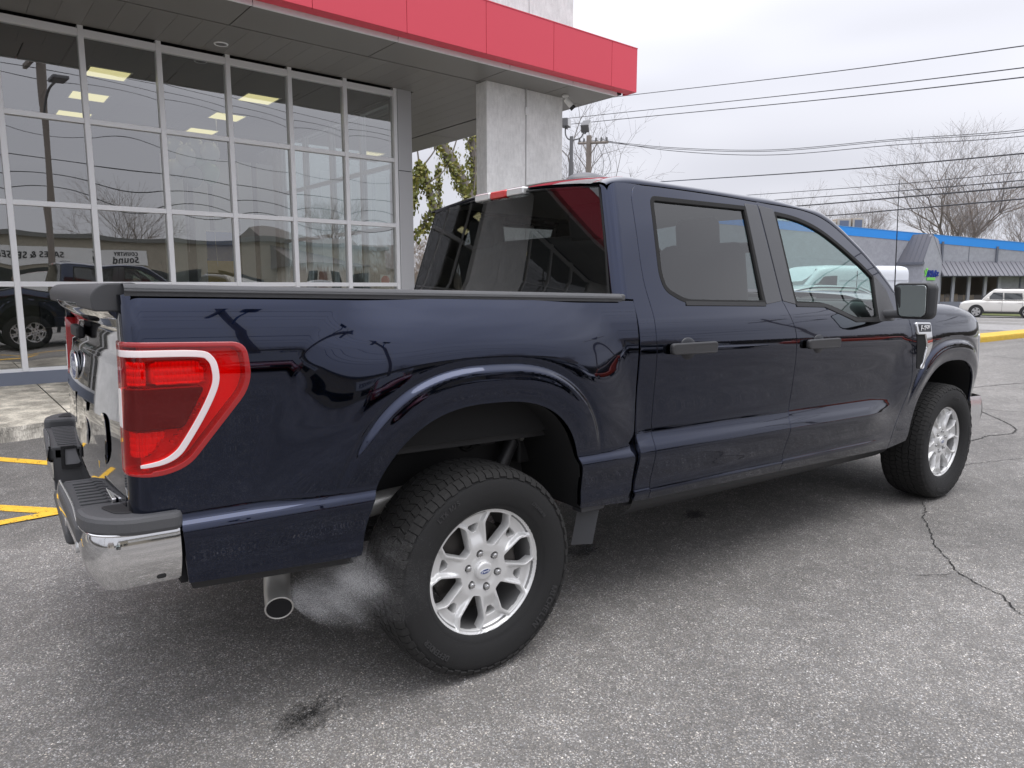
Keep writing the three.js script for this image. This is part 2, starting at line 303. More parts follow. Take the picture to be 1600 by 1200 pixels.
// concrete apron in front of the showroom (turned with the building)
const BT = 3.4 * D2R;
const concreteTex = (() => {
  const n = noiseTile(16, 41), n2 = noiseTile(64, 42), n3 = noiseTile(256, 43), n4 = noiseTile(8, 44);
  const v = (x, y) => 0.5 * n(x / 64, y / 64) + 0.3 * n2(x / 16, y / 16) + 0.4 * n3(x / 4, y / 4) + 0.5 * n4(x / 128, y / 128);
  return { map: tex(1024, (x, y) => { const k = 0.72 + 0.5 * (v(x, y) - 0.85) + (n3(x / 4 + 50, y / 4) > 0.93 ? -0.15 : 0); return [k, k, k]; }, { srgb: true, repeat: 0.5 }), bump: tex(512, (x, y) => { const k = n3(x / 2, y / 2) * 0.6 + 0.4 * n2(x / 8, y / 8); return [k, k, k]; }, { repeat: 1 }) };
})();
{
  const mat = M(0.82, 0.76, 0.64, 0.9, { map: concreteTex.map, bumpMap: concreteTex.bump, bumpScale: 0.002 });
  const rough = M(0.66, 0.62, 0.54, 0.95, { map: concreteTex.map, bumpMap: concreteTex.bump, bumpScale: 0.012 });
  const g0 = new THREE.Group(); g0.name = 'pavement'; g0.userData = { kind: 'structure', label: 'pale concrete pavement along the showroom front', category: 'pavement' }; g0.rotation.y = BT; scene.add(g0);
  const R = rng(55), n = noiseTile(64, 56), joints = [-12, -9.4, -6.6, -3.7, -0.55, 2.4, 5.4, 8.4, 11.4];
  for (let k = 0; k < joints.length - 1; k++) {
    const x0 = joints[k] + 0.006, x1 = joints[k + 1] - 0.006, front = (x) => -4.98 + 0.05 * (n(x * 2.2, 1) - 0.5) + 0.05 * (n(x * 7, 3) - 0.5);
    const nx = 60;
    part(g0, 'slab', sheet((u, v) => { const x = lerp(x0, x1, u), z = lerp(-8.29, front(x), v); return [x, 0.13 - 0.002 * v, z]; }, nx, 6, true), mat);
    // the broken front face
    part(g0, 'kerb_face', sheet((u, v) => { const x = lerp(x0, x1, u), z = front(x) + 0.09 * v * (0.7 + 0.6 * n(x * 5, 7)) + (v > 0 && v < 1 ? 0.03 * (n(x * 16, v * 9) - 0.5) : 0); return [x, 0.128 * (1 - Math.pow(v, 0.8)) - 0.004 * v + (v > 0 && v < 1 ? 0.02 * (n(x * 14 + 5, v * 8) - 0.5) : 0), z]; }, 90, 6, true), rough);
  }
  for (const m of g0.children) { const u = m.geometry.attributes.uv, p = m.geometry.attributes.position; for (let i = 0; i < u.count; i++) u.setXY(i, p.getX(i), p.getZ(i) + p.getY(i)); }
}
// ---------------------------------------------------------------- the showroom
const inB = (x, y, z) => [x * Math.cos(BT) + z * Math.sin(BT), y, -x * Math.sin(BT) + z * Math.cos(BT)];
const showroom = thing('showroom_building', 'car showroom with tall gridded glass front and red canopy', 'building', null, [0, 0, 0], BT);
const stuccoTex = (() => {
  const n = noiseTile(256, 61), n2 = noiseTile(32, 62), n3 = noiseTile(8, 63), n4 = noiseTile(64, 64);
  return { map: tex(1024, (x, y) => { const k = 0.93 + 0.04 * (n2(x / 32, y / 32) - 0.5) + 0.05 * (n3(x / 128, y / 128) - 0.5) + 0.06 * (n(x / 4, y / 4) - 0.5) + 0.05 * (n4(x / 16, y / 64) - 0.5); return [k, k, k]; }, { srgb: true, repeat: 0.6 }), bump: tex(512, (x, y) => { const k = 0.6 * n(x / 2, y / 2) + 0.4 * n2(x / 16, y / 16); return [k, k, k]; }, { repeat: 2 }) };
})();
const alumMat = M(0.78, 0.785, 0.80, 0.4, { metalness: 0.15 });
const soffitMat = M(0.20, 0.195, 0.185, 0.42, { metalness: 0.1 });
const cladMat = M(0.48, 0.485, 0.5, 0.5, { metalness: 0.2 });
const redMat = (k) => M(0.70 * k, 0.06 * k, 0.095 * k, 0.5);
const stuccoMat = M(0.92, 0.92, 0.91, 0.92, { map: stuccoTex.map, bumpMap: stuccoTex.bump, bumpScale: 0.003 });
const paneMat = P(0.56, 0.62, 0.61, 0, { transmission: 1, thickness: 0, ior: 3.6, specularIntensity: 1 });
const FZ = -8.304, colX = [], rowY = [0.307, 1.446, 2.49, 3.612, 4.74];
for (let k = -9; k <= 5; k++) colX.push(0.291 + 0.945 * k);
{
  const R = rng(70), mw = 0.068;
  colX.forEach((x) => part(showroom, 'mullion', box(x - mw / 2, x + mw / 2, 0.30, 4.83, FZ - 0.09, FZ + 0.03, 0.004), alumMat));
  for (let i = 0; i < colX.length - 1; i++) {
    const a = colX[i] + mw / 2, b = colX[i + 1] - mw / 2;
    rowY.forEach((y, j) => { const h = j === 4 ? 0.09 : 0.066; part(showroom, 'transom', box(a, b, y - h / 2, y + h / 2, FZ - 0.085, FZ + 0.022, 0.003), alumMat); });
    for (let j = 0; j < 4; j++) {
      const y0 = rowY[j] + 0.03, y1 = rowY[j + 1] - 0.03, amp = (0.0012 + 0.0016 * R()) * (R() < 0.75 ? 1 : -1), tl = (R() - 0.5) * 0.0018, tv = (R() - 0.5) * 0.0018;
      part(showroom, 'pane', sheet((u, v) => { const s = 2 * u - 1, t = 2 * v - 1; return [lerp(a - 0.01, b + 0.01, u), lerp(y0 - 0.01, y1 + 0.01, v), FZ - 0.03 + amp * (1 - s * s) * (1 - t * t) + tl * s + tv * t]; }, 14, 14), paneMat);
    }
  }
  part(showroom, 'base_wall', box(-16, 5.06, 0.0, 0.298, FZ - 0.2, FZ + 0.045), M(0.16, 0.18, 0.23, 0.75));
  part(showroom, 'solid_wall', box(-16, colX[0] - mw / 2, 0.3, 4.83, FZ - 0.2, FZ), stuccoMat);
  // corner cladding in two lengths
  part(showroom, 'corner_panel', box(5.06, 5.34, 0.0, 3.44, FZ - 0.3, FZ + 0.03, 0.003), cladMat);
  part(showroom, 'corner_panel', box(5.06, 5.34, 3.452, 4.83, FZ - 0.3, FZ + 0.03, 0.003), cladMat);
  part(showroom, 'corner_core', box(5.08, 5.32, 0.0, 4.83, FZ - 0.28, FZ + 0.015), M(0.05, 0.05, 0.05, 0.9));
  // glazed side wall
  const sideZ = []; for (let k = 0; k <= 4; k++) sideZ.push(FZ - 0.32 - 1.35 * k);
  sideZ.forEach((z) => part(showroom, 'mullion', box(5.2, 5.32, 0.3, 4.83, z - 0.034, z + 0.034), alumMat));
  for (let i = 0; i < 4; i++) {
    rowY.forEach((y) => part(showroom, 'transom', box(5.21, 5.31, y - 0.033, y + 0.033, sideZ[i + 1] + 0.034, sideZ[i] - 0.034), alumMat));
    for (let j = 0; j < 4; j++) part(showroom, 'pane', sheet((u, v) => [5.26, lerp(rowY[j], rowY[j + 1], v), lerp(sideZ[i], sideZ[i + 1], u)], 2, 2), paneMat);
  }
  part(showroom, 'side_base_wall', box(5.12, 5.34, 0, 0.3, -15.4, FZ - 0.3), M(0.16, 0.18, 0.23, 0.75));
  part(showroom, 'back_corner_wall', box(5.12, 5.34, 0.3, 4.83, -15.4, sideZ[4] - 0.034), stuccoMat);
  // inside: floor, back wall, ceiling panels
  part(showroom, 'showroom_floor', box(-16, 5.12, 0.0, 0.12, -15.2, FZ - 0.21), M(0.20, 0.19, 0.175, 0.35, { map: concreteTex.map }));
  part(showroom, 'back_wall', box(-16, 5.34, 0.0, 4.83, -15.4, -15.2), M(0.17, 0.175, 0.18, 0.8));
  part(showroom, 'end_wall', box(-16.2, -16, 0, 4.83, -15.4, FZ), M(0.4, 0.38, 0.34, 0.8));
  const ceilA = M(0.15, 0.15, 0.145, 0.85), ceilDark = M(0.02, 0.02, 0.02, 0.9);
  part(showroom, 'ceiling_void', box(-16, 5.1, 4.735, 4.8, -15.2, FZ - 0.1), ceilDark);
  for (let x = -8.0; x < 5.0; x += 1.18) for (let z = FZ - 0.14; z > -15; z -= 1.75) part(showroom, 'ceiling_panel', box(x + 0.012, Math.min(x + 1.168, 5.08), 4.7, 4.73, z - 1.738, z - 0.012), ceilA);
  // lit ceiling panels
  const lampMat = new THREE.MeshStandardMaterial({ color: col(0.9, 0.85, 0.7), emissive: col(1.0, 0.83, 0.40), emissiveIntensity: 1.15, roughness: 0.6 });
  const frameMat = M(0.7, 0.68, 0.6, 0.6);
  for (const x of [-6.2, -3.85, -1.47, 0.9, 3.25]) for (const z of [-9.98, -11.7, -13.4]) {
    if (x === -3.85 && z === -13.4) continue;
    part(showroom, 'light_frame', merge([box(x - 0.3, x + 0.3, 4.69, 4.7, z - 0.3, z - 0.27), box(x - 0.3, x + 0.3, 4.69, 4.7, z + 0.27, z + 0.3), box(x - 0.3, x - 0.27, 4.69, 4.7, z - 0.27, z + 0.27), box(x + 0.27, x + 0.3, 4.69, 4.7, z - 0.27, z + 0.27)]), frameMat);
    part(showroom, 'ceiling_light', box(x - 0.268, x + 0.268, 4.688, 4.699, z - 0.268, z + 0.268), lampMat);
    const l = new THREE.RectAreaLight(col(1, 0.85, 0.55), 1.3, 0.52, 0.52); l.position.set(...inB(x, 4.67, z)); l.lookAt(l.position.x, 0, l.position.z); scene.add(l);
  }
}
// canopy: soffit, drip trim, red fascia
{
  const SY = 4.83, R = rng(71), band = -7.05;
  const mk = [0, 1, 2].map((k) => { const m = soffitMat.clone(); m.color.multiplyScalar(0.96 + 0.04 * k); return m; });
  const backing = M(0.03, 0.03, 0.03, 0.9);
  part(showroom, 'canopy_deck', box(-16, 8.5, 4.86, 5.5, -14, -6.17), backing);
  // perimeter panels
  for (const [a, b] of [[-10.3, -8.33], [-8.33, -6.3], [-6.3, -4.27], [-4.27, -2.24], [-2.24, -0.21], [-0.21, 1.82], [1.82, 3.855], [3.855, 5.88], [5.88, 7.27], [7.27, 8.38]]) {
    part(showroom, 'soffit_panel', box(a + 0.008, b - 0.008, SY, SY + 0.03, band + 0.008, -6.2), mk[1]);
    part(showroom, 'drip_trim', box(a + 0.004, b - 0.004, SY - 0.012, SY + 0.07, -6.2, -6.165, 0.004), alumMat);
  }
  for (let z = band; z > -13.5; z -= 2.03) part(showroom, 'soffit_panel', box(7.5, 8.38, SY, SY + 0.03, z - 2.02, z - 0.01), mk[2]);
  part(showroom, 'drip_trim', box(8.381, 8.4, SY - 0.004, SY + 0.065, -13.9, -6.175), cladMat);
  // narrow planks
  for (let x = -10.2; x < 7.44; x += 0.3) { const zz = x > 5.34 ? -13.9 : FZ + 0.03; part(showroom, 'soffit_plank', box(x + 0.0015, Math.min(x + 0.2985, 7.43), SY - 0.006, SY + 0.024, zz, band - 0.004), mk[Math.floor(R() * 3)]); }
  // fascia
  const J = [-8.5, -7.125, -5.75, -4.375, -3.0, -1.625, -0.25, 1.12, 2.495, 3.87, 5.245, 6.62, 7.995, 8.66];
  for (let i = 0; i < J.length - 1; i++) part(showroom, 'fascia_panel', box(J[i] + 0.003, J[i + 1] - 0.003, 4.885, 5.63, -6.0, -5.95, 0.004), redMat(0.97 + 0.05 * R()));
  part(showroom, 'fascia_panel', box(8.612, 8.662, 4.885, 5.63, -6.25, -6.003), redMat(1));
  part(showroom, 'side_fascia', box(8.401, 8.44, 4.9, 5.63, -13.9, -6.26), cladMat);
  part(showroom, 'fascia_underside', box(-8.5, 8.655, 4.888, 4.9, -6.17, -6.0), redMat(1));
  part(showroom, 'fascia_cap', box(-8.5, 8.66, 5.63, 5.645, -6.2, -5.945), redMat(0.95));
  part(showroom, 'canopy_roof', box(-16, 8.6, 5.5, 5.6, -14, -6.2), M(0.3, 0.3, 0.3, 0.9));
  // recessed downlight
  const rg = new THREE.TorusGeometry(0.085, 0.014, 8, 28); rg.rotateX(Math.PI / 2); rg.translate(1.96, SY - 0.006, -7.85); part(showroom, 'downlight_ring', rg, alumMat);
  const cg = new THREE.CylinderGeometry(0.08, 0.08, 0.02, 24); cg.translate(1.96, SY - 0.004, -7.85); part(showroom, 'downlight_lens', cg, M(0.1, 0.1, 0.1, 0.3));
  // pillar and the tower above it
  part(showroom, 'pillar_panel', box(5.97, 6.834, 0, SY, -7.2, -6.9, 0.006), stuccoMat); part(showroom, 'pillar_panel', box(6.846, 7.72, 0, SY, -7.2, -6.9, 0.006), stuccoMat);
  part(showroom, 'pillar_panel', box(-4.3, -3.43, 0, SY, -7.2, -6.9, 0.006), stuccoMat); part(showroom, 'pillar_panel', box(-3.42, -2.55, 0, SY, -7.2, -6.9, 0.006), stuccoMat);
  part(showroom, 'pillar_core', box(6.0, 7.7, 0, SY, -7.17, -6.915), M(0.25, 0.25, 0.25, 0.9));
  part(showroom, 'tower_panel', box(4.4, 6.9, 5.6, 9.4, -8.4, -6.9, 0.006), stuccoMat); part(showroom, 'tower_panel', box(6.912, 7.97, 5.6, 9.4, -8.4, -6.9, 0.006), stuccoMat);
  part(showroom, 'tower_core', box(4.45, 7.95, 5.5, 9.35, -8.3, -6.915), M(0.25, 0.25, 0.25, 0.9));
  part(showroom, 'parapet', box(-16, 4.4, 5.6, 6.3, -15.4, -8.5), stuccoMat);
  part(showroom, 'junction_box', box(6.808, 6.888, 4.4, 4.525, -6.9, -6.86, 0.008), M(0.8, 0.8, 0.8, 0.5));
  part(showroom, 'conduit', merge([rod([6.84, 4.525, -6.885], [6.84, 4.83, -6.885], 0.011), rod([6.84, 3.0, -6.89], [6.84, 4.4, -6.89], 0.009)]), M(0.6, 0.6, 0.6, 0.6));
}
// security camera under the canopy corner
{
  const c = thing('security_camera', 'small white bullet security camera under the canopy corner beside the pillar', 'camera', null, inB(7.62, 4.828, -6.72), BT);
  const white = M(0.78, 0.78, 0.76, 0.4), black = M(0.02, 0.02, 0.02, 0.3);
  const b = new THREE.CylinderGeometry(0.055, 0.06, 0.03, 20); b.translate(0, -0.016, 0); part(c, 'mount', b, white);
  part(c, 'arm', tube([[0, -0.03, 0], [0.01, -0.07, 0.005], [0.03, -0.1, 0.01]], 0.014, 10, 8), white);
  part(c, 'housing', rod([0.0, -0.07, 0.0], [0.11, -0.2, 0.06], 0.045, 0.05, 18), white);
  part(c, 'hood', rod([0.1, -0.19, 0.055], [0.135, -0.235, 0.075], 0.052, 0.054, 18), black);
}
// things inside the showroom, seen through the glass
const balloonGeo = (() => { const g = new THREE.SphereGeometry(0.17, 20, 16); const p = g.attributes.position; for (let i = 0; i < p.count; i++) { const y = p.getY(i) / 0.17; const k = 1 - 0.12 * (1 - y) * 0.5; p.setX(i, p.getX(i) * k); p.setZ(i, p.getZ(i) * k); p.setY(i, p.getY(i) * 1.12); } g.computeVertexNormals(); return g; })();
{
  const cols = { white: [0.8, 0.82, 0.82], 'pale green': [0.45, 0.68, 0.52], grey: [0.4, 0.45, 0.46] };
  const spots = [[1.88, 3.72, 'grey', 'upper left'], [2.02, 3.6, 'white', 'front middle'], [2.22, 3.76, 'grey', 'top'], [2.42, 3.7, 'white', 'upper right'], [2.3, 3.5, 'pale green', 'right of the white one'], [2.4, 3.36, 'pale green', 'lower right'], [1.92, 3.42, 'white', 'lower left'], [2.12, 3.28, 'grey', 'bottom']];
  spots.forEach(([x, y, k, w], i) => {
    const c = cols[k], b = thing('balloon', `${k} balloon at the ${w} of the bunch behind the glass`.replace('at the right of', 'right of').replace('at the front middle', 'at the front'), 'balloon', 'bunch of balloons in the showroom', inB(x, y, -10.3 + (i % 2) * 0.16), 0);
    part(b, 'skin', balloonGeo, P(...c, 0.25, { clearcoat: 0.4 }));
    part(b, 'knot', new THREE.ConeGeometry(0.018, 0.03, 10).translate(0, -0.2, 0), P(...c, 0.4));
    part(b, 'string', rod([0, -0.2, 0], [0.02 * (i - 3), -1.6, 0.01], 0.0025, 0.0025, 5), M(0.7, 0.7, 0.7, 0.8));
  });
  const desk = (x, z, label, w = 1.6) => {
    const t = thing('desk', label, 'desk', 'showroom desks', inB(x, 0.12, z), BT);
    part(t, 'top', box(-w / 2, w / 2, 0.72, 0.76, -0.4, 0.4, 0.01), M(0.1, 0.07, 0.05, 0.4));
    part(t, 'modesty_panel', box(-w / 2 + 0.05, w / 2 - 0.05, 0.1, 0.72, -0.3, -0.27), M(0.35, 0.33, 0.3, 0.5));
    for (const s of [-1, 1]) part(t, 'leg', box(s * (w / 2 - 0.06) - 0.025, s * (w / 2 - 0.06) + 0.025, 0, 0.72, -0.33, 0.33, 0.005), M(0.08, 0.08, 0.08, 0.4));
  };
  const monitor = (x, z, label) => {
    const t = thing('monitor', label, 'monitor', 'showroom monitors', inB(x, 0.882, z), BT);
    part(t, 'screen', box(-0.27, 0.27, 0.12, 0.46, -0.012, 0.012, 0.006), M(0.012, 0.012, 0.014, 0.15));
    part(t, 'stand', merge([box(-0.03, 0.03, 0.0, 0.14, -0.03, -0.012), box(-0.12, 0.12, 0, 0.012, -0.1, 0.08)]), M(0.03, 0.03, 0.03, 0.4));
  };
  desk(1.55, -10.8, 'dark desk with two monitors in the middle of the showroom', 2.2); monitor(1.1, -10.8, 'black monitor on the left of the showroom desk'); monitor(1.85, -10.75, 'black monitor on the right of the showroom desk');
  desk(3.5, -10.4, 'dark desk near the glazed side wall', 1.9); monitor(3.2, -10.4, 'black monitor on the desk near the side wall');
  const chair = (x, z, turn, label) => {
    const t = thing('office_chair', label, 'chair', 'showroom chairs', inB(x, 0.12, z), turn), m = M(0.03, 0.03, 0.035, 0.6), st = M(0.4, 0.4, 0.4, 0.3, { metalness: 0.8 });
    part(t, 'seat', box(-0.25, 0.25, 0.44, 0.53, -0.25, 0.25, 0.04), m); part(t, 'backrest', box(-0.24, 0.24, 0.58, 1.08, -0.28, -0.22, 0.03), m); part(t, 'column', rod([0, 0.1, 0], [0, 0.45, 0], 0.03), st);
    for (let k = 0; k < 5; k++) { const a = k * 1.2566; part(t, 'foot', rod([0, 0.1, 0], [0.3 * Math.cos(a), 0.05, 0.3 * Math.sin(a)], 0.022, 0.016), st); }
    for (const s of [-1, 1]) part(t, 'armrest', merge([box(s * 0.27 - 0.02, s * 0.27 + 0.02, 0.66, 0.69, -0.15, 0.15, 0.01), box(s * 0.27 - 0.012, s * 0.27 + 0.012, 0.47, 0.66, -0.02, 0.02)]), m);
  };
  chair(0.02, -9.6, 0.5, 'black office chair behind the lowest pane by the tailgate'); chair(0.75, -10.2, 2.4, 'black office chair pulled back from the lowest panes'); chair(-1.3, -10.0, -0.4, 'black office chair at the left edge of the picture'); chair(2.6, -11.4, 3.3, 'black office chair behind the middle desk');
  // white vertical display panels at the right
  [[2.55, 0.42, -13.2], [3.1, 0.3, -13.2], [3.55, 0.38, -13.2], [4.05, 0.3, -13.2], [4.5, 0.36, -13.2]].forEach(([x, w, z], i) => {
    const t = thing('display_panel', `${['leftmost', 'second from the left', 'middle', 'second from the right', 'rightmost'][i]} of the tall white display panels deep in the showroom`, 'panel', 'row of tall white display panels', inB(x, 0.12, z), BT);
    part(t, 'board', box(-w / 2, w / 2, 0.05, 4.0, -0.02, 0.02, 0.004), M(0.66, 0.68, 0.72, 0.6)); part(t, 'foot', box(-w / 2 - 0.05, w / 2 + 0.05, 0, 0.05, -0.2, 0.2), M(0.2, 0.2, 0.2, 0.5));
  });
  const bl = thing('wall_banner', 'blue and yellow banner hanging in the showroom right of centre', 'banner', null, inB(3.1, 1.5, -11.9), BT);
  part(bl, 'blue_cloth', box(-0.32, 0.32, 0.42, 1.0, -0.006, 0.006), M(0.05, 0.14, 0.42, 0.8)); part(bl, 'yellow_cloth', box(-0.32, 0.32, 0.0, 0.419, -0.006, 0.006), M(0.6, 0.42, 0.1, 0.8)); part(bl, 'rod', rod([-0.36, 1.0, 0], [0.36, 1.0, 0], 0.012), alumMat); part(bl, 'cord', rod([0, 1.0, 0], [0, 3.2, 0], 0.003), alumMat);
  const st = thing('window_sticker', 'small round red and white sticker low in the last window', 'sticker', null, inB(4.78, 1.52, FZ - 0.045), BT);
  { const g = new THREE.CylinderGeometry(0.085, 0.085, 0.002, 24); g.rotateX(Math.PI / 2); part(st, 'disc', g, M(0.55, 0.05, 0.05, 0.6)); part(st, 'paper', box(-0.1, 0.1, -0.13, 0.1, -0.004, -0.002), M(0.75, 0.75, 0.75, 0.7)); }
}
// ---------------------------------------------------------------- the pickup truck
// Body coordinates: x forward from the rear axle, y up, z to the truck's right. The body sits nose-down by RAKE over level wheels.
const RAKE = 0.0215;
const truck = thing('pickup_truck', 'dark navy blue four-door pickup truck seen from its rear right corner', 'pickup truck');
const paint = P(0.005, 0.0105, 0.033, 0.06, { metalness: 1, clearcoat: 0.95, clearcoatRoughness: 0.01 });
const plastic = M(0.075, 0.076, 0.08, 0.52), plasticDark = M(0.014, 0.014, 0.015, 0.6), rubber = M(0.006, 0.006, 0.006, 0.85), underMat = M(0.009, 0.009, 0.0095, 0.85);
const chrome = M(0.78, 0.78, 0.78, 0.07, { metalness: 1 }), gapMat = M(0.006, 0.006, 0.007, 0.9);
const grainTex = (() => { const n = noiseTile(128, 91); return tex(256, (x, y) => { const k = n(x / 2, y / 2); return [k, k, k]; }, { repeat: 12 }); })();
plastic.bumpMap = grainTex; plastic.bumpScale = 0.0006;
const body = (g) => { g.rotateZ(-RAKE); return g; };
const bpart = (parent, name, g, m, label) => part(parent, name, body(g), m, label);
const doorProf = pchip([[0.46, 0.925], [0.50, 0.952], [0.545, 0.972], [0.562, 0.978], [0.578, 0.972], [0.60, 0.9725], [0.66, 0.984], [0.715, 0.9955], [0.737, 0.998], [0.76, 0.992], [0.80, 0.973], [0.825, 0.965], [0.87, 0.9622], [1.0, 0.966], [1.1, 0.9735], [1.16, 0.976], [1.20, 0.9742], [1.25, 0.9665], [1.30, 0.953], [1.37, 0.926], [1.41, 0.911], [1.6, 0.845], [1.75, 0.793], [1.89, 0.742], [1.96, 0.712]]);
const bedProf = pchip([[0.5, 0.940], [0.545, 0.954], [0.57, 0.961], [0.60, 0.962], [0.68, 0.975], [0.712, 0.981], [0.728, 0.9815], [0.745, 0.975], [0.765, 0.961], [0.785, 0.957], [0.9, 0.958], [1.0, 0.962], [1.1, 0.968], [1.17, 0.9705], [1.22, 0.968], [1.28, 0.958], [1.34, 0.942], [1.39, 0.924]]);
const fendProf = pchip([[0.5, 0.95], [0.6, 0.963], [0.8, 0.969], [1.0, 0.9715], [1.1, 0.9735], [1.16, 0.9752], [1.20, 0.974], [1.25, 0.9672], [1.30, 0.9555], [1.4, 0.926]]);
const XR = -0.012, XF = 3.675;
const archS = (x, y, xc) => Math.pow(Math.pow(Math.abs(x - xc) / 0.475, 2.6) + Math.pow(Math.max(y - 0.45, 0) / 0.572, 2.6), 1 / 2.6);
function flare(x, y, xc, bulge) {
  const s = archS(x, y, xc); if (s > 2) return 0;
  const F = sstep(0.74, 0.97, y), b = 1 - sstep(1.22, 1.8, s);
  let z = bulge * b * sstep(0.6, 1.0, y);
  z += F * (-0.006 * (sstep(1.275, 1.235, s)) + 0.019 * sstep(1.234, 1.186, s) + 0.004 * sstep(1.19, 1.13, s) - 0.010 * sstep(1.12, 1.0, s));
  return z;
}
function sideZ(x, y) {
  let z;
  if (x < 0.747) z = bedProf(y); else { const k = sstep(2.62, 3.06, x); z = x > 3.09 && y < 1.4 ? lerp(fendProf(y), doorProf(y), sstep(1.2, 1.3, y) * sstep(3.2, 3.09, x)) : lerp(doorProf(y), lerp(fendProf(y), doorProf(y), sstep(1.1, 1.2, y)), k); }
  z += x < 1.2 ? flare(x, y, XR, 0.052) : flare(x, y, XF, 0.022);
  if (x > 3.85) z -= 0.42 * (x - 3.85) ** 2 + 0.5 * Math.max(0, x - 4.15) ** 2;
  return z;
}
const archPts = (xc, y0, n = 40) => { const o = []; const t0 = Math.asin(Math.pow((y0 - 0.45) / 0.572, 1.3)); for (let i = 0; i <= n; i++) { const t = lerp(t0, Math.PI - t0, i / n), c = Math.cos(t), s = Math.sin(t); o.push([xc - 0.475 * Math.sign(c) * Math.pow(Math.abs(c), 2 / 2.6), 0.45 + 0.572 * Math.pow(s, 2 / 2.6)]); } return o; };
const BU0 = -1.09, BR = 0.05, BEND = BU0 - BR * Math.PI / 2 - 0.045;
const bedSurf = (s, off = 0) => (u, y) => {
  const h = sideZ(Math.max(u, BU0), y) + off; if (u >= BU0) return [u, y, s * h];
  const r = BR + off, f = Math.min((BU0 - u) / BR, Math.PI / 2), e = Math.max(0, BU0 - u - BR * Math.PI / 2); return [BU0 - r * Math.sin(f), y, s * (h - r + r * Math.cos(f) - e)];
};
const roofY = (x, z) => { const e = 1.937 + 0.002 * sstep(0.8, 1.4, x); const top = e - 0.045 * sstep(1.9, 2.55, x) - 0.055 * Math.pow(clamp((0.93 - x) / 0.22), 2.0); return top + 0.028 * (1 - (z / 0.67) ** 2) - 0.008 * Math.pow(clamp((Math.abs(z) - 0.3) / 0.37), 2); };
const cabXr = (y) => 0.675 + Math.max(0, y - 1.4) * 0.14, CR = 0.05;
const cabSurf = (s, off = 0) => (u, y) => {
  const u0 = cabXr(y) + CR, h = sideZ(Math.max(u, 0.75), y) + off; if (u >= u0) return [u, y, s * h];
  const f = (u0 - u) / CR; return [u0 - CR * Math.sin(f), y, s * (h - CR + CR * Math.cos(f))];
};
const plainSurf = (s, off = 0) => (u, y) => [u, y, s * (sideZ(u, y) + off)];
const fendTop = pchip([[2.9, 1.36], [3.05, 1.372], [3.4, 1.39], [3.68, 1.385], [4.08, 1.335], [4.43, 1.21], [4.7, 1.05]]), FR = 0.095;
const fendSurf = (s, off = 0) => (u, v) => {
  const y0 = fendTop(u) - FR * 0.8; if (v <= y0) return [u, v, s * (sideZ(u, v) + off)];
  const a0 = 0.2, f = Math.min(a0 + (v - y0) / FR, Math.PI / 2 - 0.1), e = Math.max(0, v - y0 - FR * (Math.PI / 2 - 0.1 - a0)), r = FR + off; return [u, y0 + r * (Math.sin(f) - Math.sin(a0)) + e * 0.1, s * (sideZ(u, y0) + off - r * (Math.cos(a0) - Math.cos(f)) - e)];
};
const lampNotch = [[BEND, 1.256], [-0.834, 1.251, 0.035], [-0.818, 1.13, 0.06], [-0.99, 0.911, 0.06], [-1.06, 0.889, 0.05], [BEND, 0.901]];
const rdBack = [[0.842, 0.525], [0.846, 0.80], [0.852, 1.0], [0.847, 1.23], [0.849, 1.333], [0.839, 1.475], [0.857, 1.667], [0.870, 1.80], [0.878, 1.838], [0.897, 1.87], [0.932, 1.888]];
const rdFront = [[1.803, 1.890], [1.806, 1.616], [1.813, 1.402], [1.826, 1.366], [1.868, 1.256], [1.879, 1.166], [1.886, 1.0], [1.868, 0.85], [1.845, 0.76], [1.828, 0.64], [1.822, 0.515]];
const roofCut = [[1.803, 1.890], [2.0, 1.8885], [2.168, 1.885], [2.30, 1.872], [2.39, 1.853], [2.48, 1.82], [2.565, 1.776], [2.66, 1.718], [2.755, 1.656], [2.86, 1.573], [2.95, 1.49], [3.02, 1.41]];
const fdFront = [[3.055, 1.365], [3.088, 1.285], [3.106, 1.133], [3.120, 0.98], [3.112, 0.87], [3.055, 0.739], [3.0, 0.62], [2.97, 0.50]];
const shift = (L, dx, dy = 0) => L.map((q) => [q[0] + dx, q[1] + dy]);
const smoothL = (L, n) => spline(L, n);
const G = 0.0032;                                    // half a panel gap
const rWin = roundPoly([[1.0, 1.838, 0.03], [1.69, 1.853, 0.012], [1.662, 1.376, 0.012], [1.075, 1.376, 0.1], [0.962, 1.43, 0.05], [0.950, 1.5, 0.06]]);
const fWin = roundPoly([[1.935, 1.846, 0.012], [2.14, 1.834, 0.1], [2.34, 1.787, 0.1], [2.53, 1.697, 0.1], [2.70, 1.600, 0.06], [2.795, 1.535, 0.02], [2.732, 1.292, 0.02], [2.478, 1.290, 0.08], [2.354, 1.328, 0.06], [2.196, 1.372, 0.08], [1.928, 1.376, 0.012]]);
function inset(L, d) { const s = Math.sign(polyArea(L)), n = L.length; return L.map((q, i) => { const a = L[(i + n - 2) % n], b = L[(i + 2) % n]; let tx = b[0] - a[0], ty = b[1] - a[1]; const l = Math.hypot(tx, ty) || 1; return [q[0] - s * ty / l * d, q[1] + s * tx / l * d]; }); }
const privacyGlass = P(0.35, 0.37, 0.37, 0, { transmission: 1, thickness: 0, ior: 1.7 });
const lightGlass = P(0.66, 0.80, 0.76, 0, { transmission: 1, thickness: 0, ior: 1.75 });
const pillarBlack = P(0.02, 0.021, 0.024, 0.32, { clearcoat: 0.4, clearcoatRoughness: 0.15 });
const handleMat = M(0.038, 0.038, 0.04, 0.42);
const handleShape = roundPoly([[-0.145, 0.017, 0.012], [0.145, 0.021, 0.012], [0.145, -0.02, 0.014], [-0.145, -0.02, 0.014]]);

